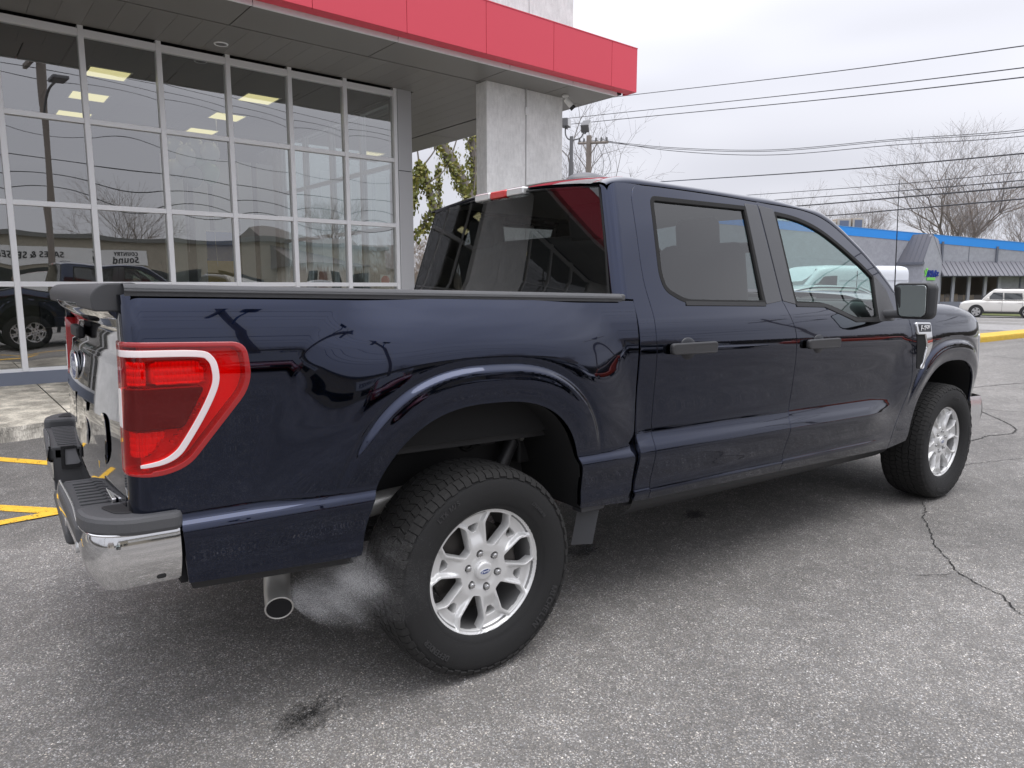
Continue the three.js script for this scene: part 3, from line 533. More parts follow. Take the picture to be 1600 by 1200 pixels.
function buildSide(s) {
  const st = s > 0 ? 0.0125 : 0.045, eS = s > 0 ? 0.015 : 0.05, O = (o = {}) => ({ step: st, edgeStep: eS, flange: 0.022, flip: s < 0, ...o });
  // bed side
  const bedOut = [...roundPoly([[BEND, 1.376], ...lampNotch, [BEND, 0.79], [-1.022, 0.79, 0.012], [-1.004, 0.576]]), [-0.52, 0.545], ...archPts(XR, 0.545), [0.742, 0.523], [0.742, 1.376]];
  const bed = bpart(truck, 'bed_side', panel(bedOut, [], bedSurf(s), O({ step: s > 0 ? 0.006 : 0.045 })), paint);
  part(bed, 'lower_trim', body(panel([[-1.0, 0.575], [-0.52, 0.542], [-0.505, 0.518], [-0.992, 0.55]], [], plainSurf(s, -0.012), O({ flange: 0.03 }))), plasticDark);
  // rail cap with two long ridges
  const rail = bpart(truck, 'bed_rail', merge([sheet((u, v) => { const x = lerp(-1.128, 0.665, u), k = v * 3; const pr = k < 1 ? [1.374 + 0.02 * k, 0.938 + 0.004 * k] : k < 2 ? [1.394 + 0.012 * Math.sin((k - 1) * 1.57), 0.942 - 0.02 * (k - 1)] : [1.406 - 0.004 * (k - 2), 0.922 - 0.09 * (k - 2)]; return [x, pr[0], s * pr[1]]; }, 20, 18), box(-1.128, 0.665, 1.385, 1.391, s * 0.94 - 0.004, s * 0.94 + 0.004, 0.002)]), plastic);
  // inner bed wall
  bpart(truck, 'bed_wall', merge([box(-1.1, 0.66, 0.86, 1.39, s * 0.835 - 0.015, s * 0.835 + 0.015), box(-0.45, 0.42, 0.86, 1.1, s * 0.7 - 0.13, s * 0.7 + 0.13, 0.05)]), underMat);
  // tail light
  const lampOut = roundPoly([[BEND, 1.2525], [-0.8375, 1.2475, 0.035], [-0.8215, 1.13, 0.06], [-0.992, 0.9145, 0.06], [-1.06, 0.8925, 0.05], [BEND, 0.9045]]);
  const cen = smoothL([[-1.21, 1.2245], [-1.1, 1.224], [-0.965, 1.221], [-0.932, 1.207], [-0.920, 1.175], [-0.922, 1.13], [-0.955, 1.055], [-1.0, 0.978], [-1.025, 0.947], [-1.06, 0.929], [-1.11, 0.922]], 60), hw = (t) => 0.0068 * (t > 0.8 ? lerp(1, 0.35, (t - 0.8) / 0.2) : 1);
  const off = (sg) => cen.map((q, i) => { const a = cen[Math.max(0, i - 1)], b = cen[Math.min(cen.length - 1, i + 1)]; let tx = b[0] - a[0], ty = b[1] - a[1]; const l = Math.hypot(tx, ty); const h = hw(i / cen.length) * sg; return [q[0] - ty / l * h, q[1] + tx / l * h]; });
  const strip = [...off(1), ...off(-1).reverse()];
  const lamp = group(truck, 'tail_light', s > 0 ? 'red tail light with pale C-shaped strip' : undefined);
  const lensRed = P(1.0, 0.05, 0.04, 0.0, { transmission: 1, thickness: 0, ior: 1.5 });
  part(lamp, 'housing', body(panel(lampOut, [], bedSurf(s, -0.04), O({ flange: 0.03 }))), M(0.95, 0.06, 0.05, 0.35));
  part(lamp, 'rim', body(panel(lampOut, [inset(lampOut, 0.009)], bedSurf(s, 0.005), O({ flange: 0.05, edge: 0.004 }))), P(0.34, 0.006, 0.008, 0.2, { clearcoat: 1 }));
  part(lamp, 'lens', body(panel(inset(lampOut, 0.008), [strip], bedSurf(s, 0.004), O({ flange: 0 }))), lensRed);
  part(lamp, 'light_strip', body(panel(strip, [], bedSurf(s, 0.0055), O({ step: 0.008, edge: 0.003, flange: 0.02 }))), P(0.82, 0.72, 0.72, 0.25, { clearcoat: 1, clearcoatRoughness: 0.05 }), 'pale unlit C-shaped strip');
  const seg = (name, L, o, m, lab) => { const rip = /reflector/.test(name) ? 0.003 : 0, sf = (u, y) => bedSurf(s, o + rip * Math.abs(Math.sin(u * 300)) + rip * 0.5 * Math.abs(Math.sin(y * 170)))(u, y); return part(lamp, name, body(panel(roundPoly(L), [], rip ? sf : bedSurf(s, o), O({ flange: 0.02, edge: 0.004, step: rip && s > 0 ? 0.0024 : 0.0125 }))), m, lab); };
  seg('turn_reflector', [[-1.18, 1.2, 0.01], [-1.09, 1.2, 0.01], [-1.09, 1.14, 0.01], [-1.18, 1.14, 0.01]], -0.014, M(0.9, 0.25, 0.2, 0.25, { metalness: 0.6 }));
  seg('turn_reflector', [[-1.07, 1.2, 0.01], [-0.955, 1.2, 0.02], [-0.945, 1.14, 0.02], [-1.07, 1.14, 0.01]], -0.022, M(0.95, 0.3, 0.25, 0.3, { metalness: 0.4 }));
  seg('dark_lens', [[-1.165, 1.128, 0.006], [-0.952, 1.128, 0.012], [-1.005, 1.022, 0.012], [-1.165, 1.022, 0.006]], 0.0035, P(0.07, 0.002, 0.005, 0.12, { clearcoat: 1 }), 'smooth burgundy centre panel');
  seg('reverse_lens', [[BEND + 0.004, 1.125, 0.004], [-1.172, 1.125, 0.004], [-1.172, 1.025, 0.004], [BEND + 0.004, 1.025, 0.004]], 0.006, M(0.8, 0.78, 0.78, 0.2), 'clear white reversing lamp');
  seg('lower_reflector', [[-1.18, 1.01, 0.01], [-1.04, 1.01, 0.02], [-1.1, 0.945, 0.02], [-1.18, 0.945, 0.01]], -0.016, M(0.95, 0.3, 0.22, 0.25, { metalness: 0.5 }));
  if (s > 0) for (let k = 0; k < 9; k++) { const t = k / 8; part(lamp, 'tooth', body(box(-0.948 - 0.09 * t, -0.938 - 0.09 * t, 1.09 - 0.11 * t, 1.096 - 0.11 * t, 0.94, 0.958)), M(0.5, 0.02, 0.02, 0.3)); }
  // cab side and pillar
  const rearEdge = []; for (let i = 0; i <= 14; i++) { const y = lerp(1.888, 1.388, i / 14); rearEdge.push([cabXr(y) + CR - CR * Math.PI / 2 + 0.0008, y]); }
  const cabOut = [[0.752, 0.53], ...shift(smoothL(rdBack, 40), -G), ...rearEdge, [0.752, 1.386]];
  bpart(truck, 'cab_side', panel(cabOut, [], cabSurf(s), O()), paint);
  // doors
  const rdOut = [...shift(smoothL(rdBack, 40), G), ...shift(smoothL([[0.932, 1.888], [1.1, 1.8925], [1.5, 1.8945], [1.803, 1.890]], 12).slice(1), 0, -G), ...shift(smoothL(rdFront, 40), -G)];
  const fdOut = [...shift(smoothL(rdFront, 40), G).reverse(), ...shift(smoothL(roofCut, 40), 0, -G).slice(2), ...shift(smoothL(fdFront, 30), -G)];
  const door = (nm, out, win, hx, hy, lab) => {
    const d = bpart(truck, nm, panel(out, [win], plainSurf(s), O()), paint, lab);
    part(d, 'window_seal', body(panel(inset(win, -0.007), [inset(win, 0.011)], plainSurf(s, 0.002), O({ flange: 0.018, edge: 0.002 }))), rubber);
    part(d, 'window_glass', body(panel(inset(win, 0.004), [], plainSurf(s, -0.010), O({ flange: 0, step: 0.05 }))), nm === 'rear_door' ? privacyGlass : lightGlass);
    const h = sideZ(hx, hy), g = extrude(handleShape, 0.022, 0.006); { const p = g.attributes.position; for (let i = 0; i < p.count; i++) p.setZ(i, p.getZ(i) - 0.35 * p.getX(i) ** 2); } g.computeVertexNormals(); if (s < 0) { const q = mirrorZ(g); g.copy(q); } g.translate(hx, hy, s * (h + 0.027));
    part(d, 'handle', body(g), handleMat);
    const cup = new THREE.SphereGeometry(1, 24, 16); cup.scale(0.058, 0.05, 0.012); cup.translate(hx - 0.02, hy - 0.004, s * (h - 0.004)); part(d, 'handle_cup', body(cup), M(0.006, 0.007, 0.012, 0.25));
    part(d, 'handle_mount', body(merge([box(hx - 0.13, hx - 0.1, hy - 0.014, hy + 0.014, s * (h - 0.01), s * (h + 0.03), 0.004), box(hx + 0.1, hx + 0.13, hy - 0.014, hy + 0.014, s * (h - 0.01), s * (h + 0.03), 0.004)])), plasticDark);
    return d;
  };
  const rd = door('rear_door', rdOut, rWin, 1.066, 1.177, null), fd = door('front_door', fdOut, fWin, 2.1, 1.17, null);
  part(rd, 'pillar_trim', body(panel([[1.694, 1.872], [1.796, 1.872], [1.806, 1.39], [1.672, 1.372], [1.6745, 1.44]], [], plainSurf(s, 0.0035), O({ flange: 0.006 }))), pillarBlack);
  part(fd, 'pillar_trim', body(panel([[1.811, 1.872], [1.93, 1.862], [1.921, 1.374], [1.819, 1.39]], [], plainSurf(s, 0.0035), O({ flange: 0.006 }))), pillarBlack);
  part(fd, 'sail_panel', body(panel(roundPoly([[2.80, 1.548, 0.01], [2.90, 1.462, 0.02], [2.93, 1.34, 0.03], [2.90, 1.285, 0.02], [2.725, 1.282, 0.01]]), [], plainSurf(s, 0.006), O({ flange: 0.012 }))), plastic);
  part(fd, 'belt_strip', body(panel([[1.93, 1.378], [2.2, 1.376], [2.36, 1.332], [2.48, 1.294], [2.73, 1.294], [2.73, 1.279], [2.475, 1.279], [2.35, 1.316], [2.19, 1.36], [1.93, 1.362]], [], plainSurf(s, 0.005), O({ flange: 0.01 }))), plasticDark);
  part(rd, 'belt_strip', body(panel([[1.08, 1.378], [1.66, 1.378], [1.662, 1.363], [1.075, 1.363]], [], plainSurf(s, 0.005), O({ flange: 0.01 }))), plasticDark);
  // front fender
  const vt = (u) => fendTop(u) - FR * 0.8 + FR * 1.27 + 0.06;
  const topL = []; for (let i = 0; i <= 20; i++) { const u = lerp(3.062, 4.42, i / 20); topL.push([u, vt(u)]); }
  const fenOut = [...shift(smoothL(fdFront, 30), G).reverse(), ...topL, [4.43, 1.0], [4.33, 0.76], [4.2, 0.74], ...archPts(XF, 0.56).filter((q) => q[0] < 4.13 || q[1] > 0.74).reverse(), [3.19, 0.525]];
  const fen = bpart(truck, 'front_fender', panel(fenOut, [], fendSurf(s), O({ step: s > 0 ? 0.008 : 0.05 })), paint);
  part(fen, 'headlight', body(panel(roundPoly([[4.13, 1.18, 0.03], [4.43, 1.17, 0.02], [4.42, 0.88, 0.03], [4.22, 0.92, 0.04]]), [], plainSurf(s, 0.006), O({ flange: 0.02, edge: 0.005 }))), P(0.7, 0.72, 0.75, 0.05, { clearcoat: 1, metalness: 0.5 }), 'clear front headlight');
  // chrome side vent with badge
  const sb = (o) => plainSurf(s, o);
  const vent = part(fen, 'side_vent', body(panel(roundPoly([[3.148, 1.268, 0.008], [3.312, 1.266, 0.008], [3.306, 1.205, 0.008], [3.318, 1.13, 0.02], [3.232, 0.985, 0.012], [3.208, 0.985, 0.008], [3.262, 1.12, 0.02], [3.238, 1.20, 0.01], [3.152, 1.2, 0.006]]), [], sb(0.012), O({ flange: 0.014, edge: 0.004 }))), chrome, 'chrome side vent trim');
  part(fen, 'vent_grille', body(panel([[3.15, 1.2], [3.238, 1.2], [3.258, 1.12], [3.204, 0.985], [3.165, 0.99]], [], sb(0.003), O({ flange: 0.004 }))), gapMat);
  for (let k = 0; k < 5; k++) part(fen, 'vent_slat', body(box(3.165, 3.245 - 0.008 * Math.abs(k - 3), 1.03 + 0.035 * k, 1.036 + 0.035 * k, s * 0.97, s * 0.984)), plasticDark);
  { const t = text('F-150', 0.033, 0.002); if (s < 0) t.rotateY(Math.PI); t.translate(3.23, 1.236, s * (sideZ(3.23, 1.236) + 0.0145)); part(fen, 'badge_plate', body(panel(roundPoly([[3.158, 1.260, 0.004], [3.302, 1.258, 0.004], [3.298, 1.213, 0.004], [3.16, 1.213, 0.004]]), [], sb(0.0135), O({ flange: 0.002, edge: 0.001 }))), M(0.02, 0.02, 0.025, 0.4)); part(fen, 'badge_lettering', body(t), M(0.8, 0.8, 0.8, 0.3)); }
  // rocker and the dark lower edge under the doors
  bpart(truck, 'rocker', sheet((u, v) => { const x = lerp(0.76, 3.0, u); return [x, lerp(0.535, 0.43, v), s * (0.953 - 0.10 * v * v)]; }, 30, 8), M(0.016, 0.017, 0.02, 0.45));
  // dark jamb behind the gaps
  bpart(truck, 'door_jamb', merge([sheet((u, v) => [lerp(0.70, 1.0, u), lerp(0.50, 1.36, v), s * (doorProf(lerp(0.50, 1.36, v)) - 0.03)], 4, 24), sheet((u, v) => [lerp(1.7, 1.97, u), lerp(0.50, 1.88, v), s * (doorProf(lerp(0.50, 1.88, v)) - 0.028)], 4, 30), sheet((u, v) => [lerp(2.9, 3.16, u), lerp(0.53, 1.3, v), s * (sideZ(3.1, lerp(0.53, 1.3, v)) - 0.03)], 4, 24), sheet((u, v) => [lerp(0.82, 0.96, u), lerp(1.36, 1.9, v), s * (doorProf(lerp(1.36, 1.9, v)) - 0.026)], 3, 14)]), gapMat);
  // wheel housings
  const hous = (xc, w0) => sheet((u, v) => { const t = lerp(0.16, Math.PI - 0.16, u), c = Math.cos(t), sn = Math.sin(t); const hx = xc - 0.49 * Math.sign(c) * Math.pow(Math.abs(c), 0.8), hy = 0.44 + 0.592 * Math.max(sn, -0.2); return [hx, hy, s * lerp(sideZ(hx, clamp(hy, 0.55, 1.2)) - 0.016, w0, v)]; }, 40, 4);
  bpart(truck, 'wheel_housing', hous(XR, 0.40), underMat); bpart(truck, 'wheel_housing', hous(XF, 0.42), underMat);
  // mud flap in front of the rear wheel
  bpart(truck, 'mud_flap', sheet((u, v) => [lerp(0.515, 0.60, u) - 0.03 * v + 0.008 * Math.sin(u * 3.14), lerp(0.545, 0.36, v), s * (lerp(0.885, 0.925, u) - 0.01 * v)], 8, 8), M(0.05, 0.052, 0.057, 0.45));
  bpart(truck, 'flap_bracket', box(0.48, 0.61, 0.515, 0.56, s * 0.88, s * 0.94, 0.006), M(0.04, 0.041, 0.045, 0.5));
  // roof rail and windscreen pillar
  const path = new THREE.CatmullRomCurve3([[0.733, 1.866], [0.77, 1.880], [0.86, 1.8885], [0.932, 1.8915], [1.1, 1.896], [1.5, 1.898], ...roofCut.map((q) => [q[0], q[1] + 0.0035])].map((q) => new THREE.Vector3(q[0], q[1], 0)));
  const railG = sheet((u, v) => {
    const q = path.getPointAt(u), t = path.getTangentAt(u), a = v * Math.PI / 2, w = lerp(0.075, 0.085, sstep(0.6, 0.9, u)), hA = Math.max(0.006, roofY(q.x, 0.667) - q.y), h = lerp(hA, 0.055, sstep(2.15, 2.5, q.x)); const mx = -t.y, my = t.x, z0 = sideZ(q.x, Math.min(q.y, 1.9));
    return [q.x + mx * h * Math.sin(a), q.y + my * h * Math.sin(a), s * (z0 - w * (1 - Math.cos(a)))];
  }, s > 0 ? 110 : 40, 12);
  bpart(truck, 'roof_rail', railG, paint);
  bpart(truck, 'roof_seal', merge([sheet((u, v) => { const q = path.getPointAt(lerp(0.05, 1, u)), z0 = sideZ(q.x, q.y); return [q.x, q.y - 0.012 + 0.02 * v, s * (z0 - 0.012)]; }, 60, 1)]), gapMat);
  // door mirror
  const mir = group(truck, 'door_mirror');
  const bx = 2.83, zc = s * 1.105;
  const shell = new RoundedBoxGeometry(0.13, 0.205, 0.225, 5, 0.038); { const p = shell.attributes.position; for (let i = 0; i < p.count; i++) { const y = p.getY(i), z = p.getZ(i) * s; p.setX(i, p.getX(i) * (1 - 0.25 * sstep(0, 0.11, z)) + (p.getX(i) > 0 ? -0.02 : 0.0)); if (z < 0) p.setZ(i, p.getZ(i) + s * 0.03 * sstep(0.1, -0.1, y)); } } shell.computeVertexNormals(); shell.translate(bx, 1.40, zc);
  part(mir, 'shell', body(shell), M(0.032, 0.033, 0.035, 0.5));
  const gl = roundPoly([[-0.085, 0.078, 0.02], [0.078, 0.078, 0.02], [0.085, -0.06, 0.02], [0.07, -0.08, 0.02], [-0.05, -0.08, 0.02]]).map((q) => [q[0] * s, q[1]]);
  const face = (o, sc, dx) => { const g = extrude(gl.map((q) => [q[0] * sc, q[1] * sc]), 0.006, 0.001); g.rotateY(-Math.PI / 2 - s * 0.15); g.translate(bx - 0.066 - dx, 1.40, zc + o); return g; };
  part(mir, 'bezel', body(face(0, 1.2, 0.0)), plasticDark); part(mir, 'mirror_glass', body(face(0, 1.1, 0.004)), M(0.75, 0.8, 0.79, 0.02, { metalness: 1 }));
  part(mir, 'arm', body(merge([box(2.78, 2.88, 1.30, 1.345, s * 0.93, s * 1.08, 0.02)])), plastic);
}
buildSide(1); buildSide(-1);
// ---------------------------------------------------------------- tailgate, bumper, roof, glass, nose
{
  // tailgate: a bowed plate with a swept-back top edge and a recessed upper band
  const tgX = (z, y) => -1.134 - 0.052 * (1 - (z / 0.884) ** 2) + 0.15 * clamp(y - 0.98, 0, 0.22) ** 1.2 - 0.05 * clamp(0.92 - y, 0, 0.3) - 0.05 * sstep(1.262, 1.34, y) + 0.018 * sstep(1.185, 1.205, y) * (1 - sstep(1.262, 1.34, y)) + 0.02 * sstep(0.80, 0.70, y);
  const tg = bpart(truck, 'tailgate', panel(roundPoly([[-0.868, 0.69, 0.01], [0.868, 0.69, 0.01], [0.868, 1.345, 0.01], [-0.868, 1.345, 0.01]]), [], (z, y) => [tgX(z, y), y, z], { step: 0.02, flange: 0.03 }), paint);
  part(tg, 'inner_panel', body(box(-1.09, -1.065, 0.70, 1.34, -0.85, 0.85)), plasticDark);
  { const g = extrude(roundPoly([[-1.192, 1.336, 0.006], [-1.196, 1.378, 0.02], [-1.17, 1.402, 0.02], [-1.095, 1.406, 0.015], [-1.08, 1.392, 0.01], [-1.08, 1.336, 0.004]]), 1.766, 0.004); { const p = g.attributes.position; for (let i = 0; i < p.count; i++) p.setX(i, p.getX(i) - 0.032 * (1 - (p.getZ(i) / 0.884) ** 2)); for (let i = 0; i < p.count; i++) if (p.getY(i) > 1.37) p.setY(i, p.getY(i) + 0.012 * sstep(0.62, 0.5, Math.abs(p.getZ(i)))); } part(tg, 'top_cap', body(g), M(0.05, 0.051, 0.054, 0.68), 'black plastic cap along the tailgate top'); }
  part(tg, 'handle', body(box(-1.178, -1.15, 1.215, 1.258, -0.12, 0.12, 0.01)), plasticDark);
  // round-ended emblem
  const logo = canvasTex(512, 256, (c, w, h) => {
    c.fillStyle = '#c9ccd0'; c.fillRect(0, 0, w, h); c.save(); c.translate(w / 2, h / 2); c.scale(2, 1); c.beginPath(); c.arc(0, 0, 118, 0, 7); c.fillStyle = '#0b2a66'; c.fill(); c.lineWidth = 5; c.strokeStyle = '#e6e9ee'; c.beginPath(); c.arc(0, 0, 108, 0, 7); c.stroke(); c.restore();
    c.fillStyle = '#f2f4f6'; c.font = 'italic bold 150px serif'; c.textAlign = 'center'; c.textBaseline = 'middle'; c.fillText('Ford', w / 2, h / 2 - 4);
  });
  const ovalGeo = (w, h, d) => { const g = new THREE.CylinderGeometry(1, 1, d, 48, 1); g.rotateX(Math.PI / 2); const p = g.attributes.position; for (let i = 0; i < p.count; i++) { p.setX(i, p.getX(i) * w); p.setY(i, p.getY(i) * h); } g.computeVertexNormals(); const uv = new Float32Array(p.count * 2); for (let i = 0; i < p.count; i++) { uv[2 * i] = p.getX(i) / w / 2 + 0.5; uv[2 * i + 1] = p.getY(i) / h / 2 + 0.5; } g.setAttribute('uv', new THREE.BufferAttribute(uv, 2)); return g; };
  const logoMat = M(1, 1, 1, 0.25, { map: logo });
  { const g = ovalGeo(0.118, 0.05, 0.012); g.rotateY(-Math.PI / 2); g.translate(tgX(0, 1.12) - 0.006, 1.115, 0); part(tg, 'emblem', body(g), logoMat); const r = new THREE.TorusGeometry(1, 0.045, 8, 60); r.scale(0.12, 0.052, 0.12); r.rotateY(-Math.PI / 2); r.translate(tgX(0, 1.12) - 0.008, 1.115, 0); part(tg, 'emblem_ring', body(r), chrome); }
  // stamped letters
  ['F', '-', '1', '5', '0'].forEach((ch, i) => { const g = text(ch, 0.15, 0.0008, fontBold, 0.001); g.scale(1.35, 1, 1); g.rotateY(-Math.PI / 2); const z = -0.62 + i * 0.31; g.translate(tgX(z, 0.95) + 0.001, 0.945, z); part(tg, 'stamped_letter', body(g), paint); });
  // small badge low on the right
  part(tg, 'trim_badge', body(box(-1.165, -1.152, 0.775, 0.80, 0.64, 0.78, 0.004)), chrome);
  part(tg, 'yellow_tag', body(box(-1.17, -1.166, 0.842, 0.862, 0.53, 0.55)), M(0.8, 0.5, 0.08, 0.6));

  // rear bumper: chrome corners, ribbed black step pads, black middle with the plate
  const bm = group(truck, 'rear_bumper');
  const plan = (z, y) => -1.262 + 0.05 * Math.pow(Math.abs(z) / 0.9, 3) * 0.9;
  for (const s of [-1, 1]) {
    const cr = 0.085, zs = 0.965;                  // chrome face wrapped round the corner
    const face = (u, v) => {
      const L1 = 0.60, d = u * (L1 + cr * 1.57 + 0.135), y = lerp(0.746, 0.585, v) + (d < L1 ? 0.01 * (1 - d / L1) * (1 - v) : 0), bulge = 0.014 * Math.sin(Math.PI * v) - 0.034 * v * v; let x, z, nx, nz; const xe = -1.245;
      if (d < L1) { z = zs - cr - L1 + d; x = xe - 0.02 * (1 - d / L1); nx = -1; nz = 0; } else if (d < L1 + cr * 1.57) { const f = (d - L1) / cr; x = xe + cr * (1 - Math.cos(f)); z = zs - cr + cr * Math.sin(f); nx = -Math.cos(f); nz = Math.sin(f); } else { x = xe + cr + (d - L1 - cr * 1.57); z = zs; nx = 0; nz = 1; }
      return [x + nx * bulge + 0.02 * v * (d > L1 + cr * 1.57 ? 1 : 0) * (u - 0.8) * 5 * 0.2, y, s * (z + nz * bulge)];
    };
    part(bm, 'chrome_corner', body(sheet(face, 90, 18)), M(0.72, 0.72, 0.72, 0.13, { metalness: 1, roughnessMap: grainTex }), s > 0 ? 'polished chrome bumper corner' : undefined);
    const flat = (pts, y0, y1, bev) => { const g = extrude(roundPoly(pts), y1 - y0, bev); g.rotateX(Math.PI / 2); g.translate(0, (y0 + y1) / 2, 0); return s < 0 ? mirrorZ(g) : g; };
    part(bm, 'step_pad', body(flat([[-1.262, 0.315, 0.02], [-1.25, 0.84, 0.02], [-1.075, 0.84, 0.02], [-1.075, 0.315, 0.01]], 0.70, 0.752, 0.01)), plastic);
    for (let k = 0; k < 12; k++) { const z = 0.36 + k * 0.038; part(bm, 'step_rib', body(box(-1.232, -1.098, 0.750, 0.757, s * z - 0.009, s * z + 0.009, 0.003)), plastic); }
    part(bm, 'corner_pad', body(flat([[-1.245, 0.80, 0.02], [-1.235, 0.90, 0.06], [-1.16, 0.975, 0.05], [-1.03, 0.977, 0.015], [-1.03, 0.80, 0.02]], 0.742, 0.792, 0.013)), plastic);
    part(bm, 'corner_tread', body(flat([[-1.20, 0.83, 0.02], [-1.17, 0.925, 0.03], [-1.05, 0.935, 0.01], [-1.05, 0.83, 0.01]], 0.788, 0.7955, 0.002)), plasticDark);
    part(bm, 'chrome_edge', body(tube([[-1.262, 0.757, s * 0.30], [-1.25, 0.752, s * 0.60], [-1.247, 0.7475, s * 0.86], [-1.225, 0.7465, s * 0.93], [-1.165, 0.7455, s * 0.968], [-1.03, 0.743, s * 0.968]], 0.004, 60, 6)), chrome);
    part(bm, 'inner_end', body(box(-1.252, -1.085, 0.575, 0.755, s * 0.305, s * 0.325, 0.006)), plastic);
    part(bm, 'rear_wall', body(box(-1.085, -1.06, 0.60, 0.775, s * 0.30, s * 0.95, 0.006)), plasticDark);
    for (const z of [0.5, 0.78]) { const g = new THREE.CylinderGeometry(0.016, 0.016, 0.006, 24); g.rotateZ(Math.PI / 2); g.translate(-1.2625 + 0.006 * (z > 0.6), 0.675, s * z); part(bm, 'parking_sensor', body(g), M(0.6, 0.6, 0.6, 0.3, { metalness: 0.6 })); }
    part(bm, 'end_filler', body(box(-1.022, -0.995, 0.57, 0.80, s * 0.88, s * 0.935)), gapMat);
  }
  part(bm, 'centre_bar', body(box(-1.20, -1.08, 0.50, 0.575, -0.305, 0.305, 0.02)), plastic);
  part(bm, 'centre_step', body(box(-1.258, -1.15, 0.53, 0.585, -0.31, 0.31, 0.02)), plastic);
  // square trailer socket on the far inner end
  part(bm, 'socket_frame', body(merge([box(-1.225, -1.145, 0.745, 0.757, -0.303, -0.292), box(-1.225, -1.145, 0.665, 0.677, -0.303, -0.292), box(-1.225, -1.213, 0.677, 0.745, -0.303, -0.292), box(-1.157, -1.145, 0.677, 0.745, -0.303, -0.292)])), plasticDark);
  part(bm, 'socket', body(box(-1.211, -1.159, 0.679, 0.743, -0.304, -0.299)), M(0.25, 0.25, 0.26, 0.15));
  const plate = canvasTex(256, 128, (c, w, h) => { c.fillStyle = '#f3f3f3'; c.fillRect(0, 0, w, h); c.fillStyle = '#8e1020'; c.fillRect(0, 0, w, 26); c.fillRect(0, h - 22, w, 22); });
  { const g = new THREE.BoxGeometry(0.30, 0.15, 0.004); const pm = M(1, 1, 1, 0.4, { map: plate }); g.rotateY(-Math.PI / 2); g.translate(-1.106, 0.665, 0.0); part(bm, 'number_plate', body(g), pm, 'red and white plate in the bumper recess'); part(bm, 'plate_backing', body(box(-1.10, -1.08, 0.57, 0.76, -0.3, 0.3)), plasticDark); part(bm, 'plate_frame', body(merge([box(-1.115, -1.1, 0.74, 0.75, -0.16, 0.16), box(-1.115, -1.1, 0.58, 0.59, -0.16, 0.16), box(-1.115, -1.1, 0.59, 0.74, -0.16, -0.15), box(-1.115, -1.1, 0.59, 0.74, 0.15, 0.16)])), chrome); }

  // bed floor and headboard
  bpart(truck, 'bed_floor', box(-1.08, 0.66, 0.83, 0.86, -0.82, 0.82), plasticDark);
  bpart(truck, 'bed_headboard', box(0.645, 0.67, 0.83, 1.39, -0.93, 0.93), plasticDark);
  bpart(truck, 'headboard_cap', box(0.63, 0.70, 1.375, 1.405, -0.93, 0.93, 0.01), plastic);

  // roof skin between the rails
  const roofW = (x) => 0.668 + 0.01 * sstep(2, 2.5, x);
  bpart(truck, 'roof', sheet((u, v) => { const x = lerp(0.722, 2.43, u), z = lerp(-1, 1, v) * roofW(x); return [x, roofY(x, z), z]; }, 60, 40), paint);
  // antenna pod and marker on the roof
  const pod = new THREE.SphereGeometry(1, 24, 12, 0, 6.3, 0, 1.6); pod.scale(0.15, 0.052, 0.06); pod.translate(1.05, 1.955, 0.30); bpart(truck, 'roof_antenna_pod', pod, M(0.1, 0.1, 0.11, 0.35));
  // rear edge strip
  bpart(truck, 'roof_edge', sheet((u, v) => { const z = lerp(-0.70, 0.70, u), y1 = roofY(0.722, z); const y2 = 1.862 + 0.03 * (1 - (z / 0.7) ** 2); return [lerp(0.722, 0.738, v), lerp(y1, Math.min(y2, y1 - 0.01), v), z]; }, 40, 4), paint);
  // third brake light
  const tb = group(truck, 'high_brake_light');
  const seg = (z0, z1, m, n) => part(tb, n, body(box(0.69, 0.75, 1.876, 1.918, z0, z1, 0.012)), m);
  seg(-0.072, 0.072, P(0.62, 0.012, 0.012, 0.15, { clearcoat: 1, metalness: 0.2 }), 'red_lens'); seg(-0.215, -0.074, P(0.66, 0.66, 0.64, 0.12, { clearcoat: 1, metalness: 0.5 }), 'clear_lens'); seg(0.074, 0.215, P(0.66, 0.66, 0.64, 0.12, { clearcoat: 1, metalness: 0.5 }), 'clear_lens');
  // rear glass
  const rgz = (y) => lerp(0.862, 0.702, clamp((y - 1.39) / 0.49)), topY = (k) => 1.868 + 0.03 * (1 - k * k);
  const rear = sheet((u, v) => { const k = lerp(-1, 1, u), y = lerp(1.385, topY(k), v); return [cabXr(y) - 0.004 - 0.03 * (1 - k * k), y, k * (rgz(y) - 0.004)]; }, 30, 14);
  bpart(truck, 'rear_window', rear, privacyGlass);
  bpart(truck, 'rear_window_seal', merge([tube([[cabXr(1.4) - 0.002, 1.40, 0.855], [cabXr(1.6), 1.6, rgz(1.6)], [cabXr(1.86), 1.862, 0.705]], 0.006, 20, 6), tube([[cabXr(1.4) - 0.002, 1.40, -0.855], [cabXr(1.6), 1.6, -rgz(1.6)], [cabXr(1.86), 1.862, -0.705]], 0.006, 20, 6), tube([[cabXr(1.86), 1.866, -0.70], [cabXr(1.89) - 0.03, 1.898, 0], [cabXr(1.86), 1.866, 0.70]], 0.007, 30, 6)]), rubber);
  bpart(truck, 'cab_back', box(0.70, 0.72, 0.55, 1.40, -0.85, 0.85), gapMat);
  // windscreen
  const wsB = [3.02, 1.42], wsT = [2.40, 1.885];
  bpart(truck, 'windscreen', sheet((u, v) => { const k = lerp(-1, 1, u), w = lerp(0.80, 0.665, v), bow = 0.13 * (1 - k * k); return [lerp(wsB[0], wsT[0], v) + 0.02 + bow, lerp(wsB[1], wsT[1], v) + 0.03 + 0.02 * (1 - k * k), k * w]; }, 24, 12), lightGlass);
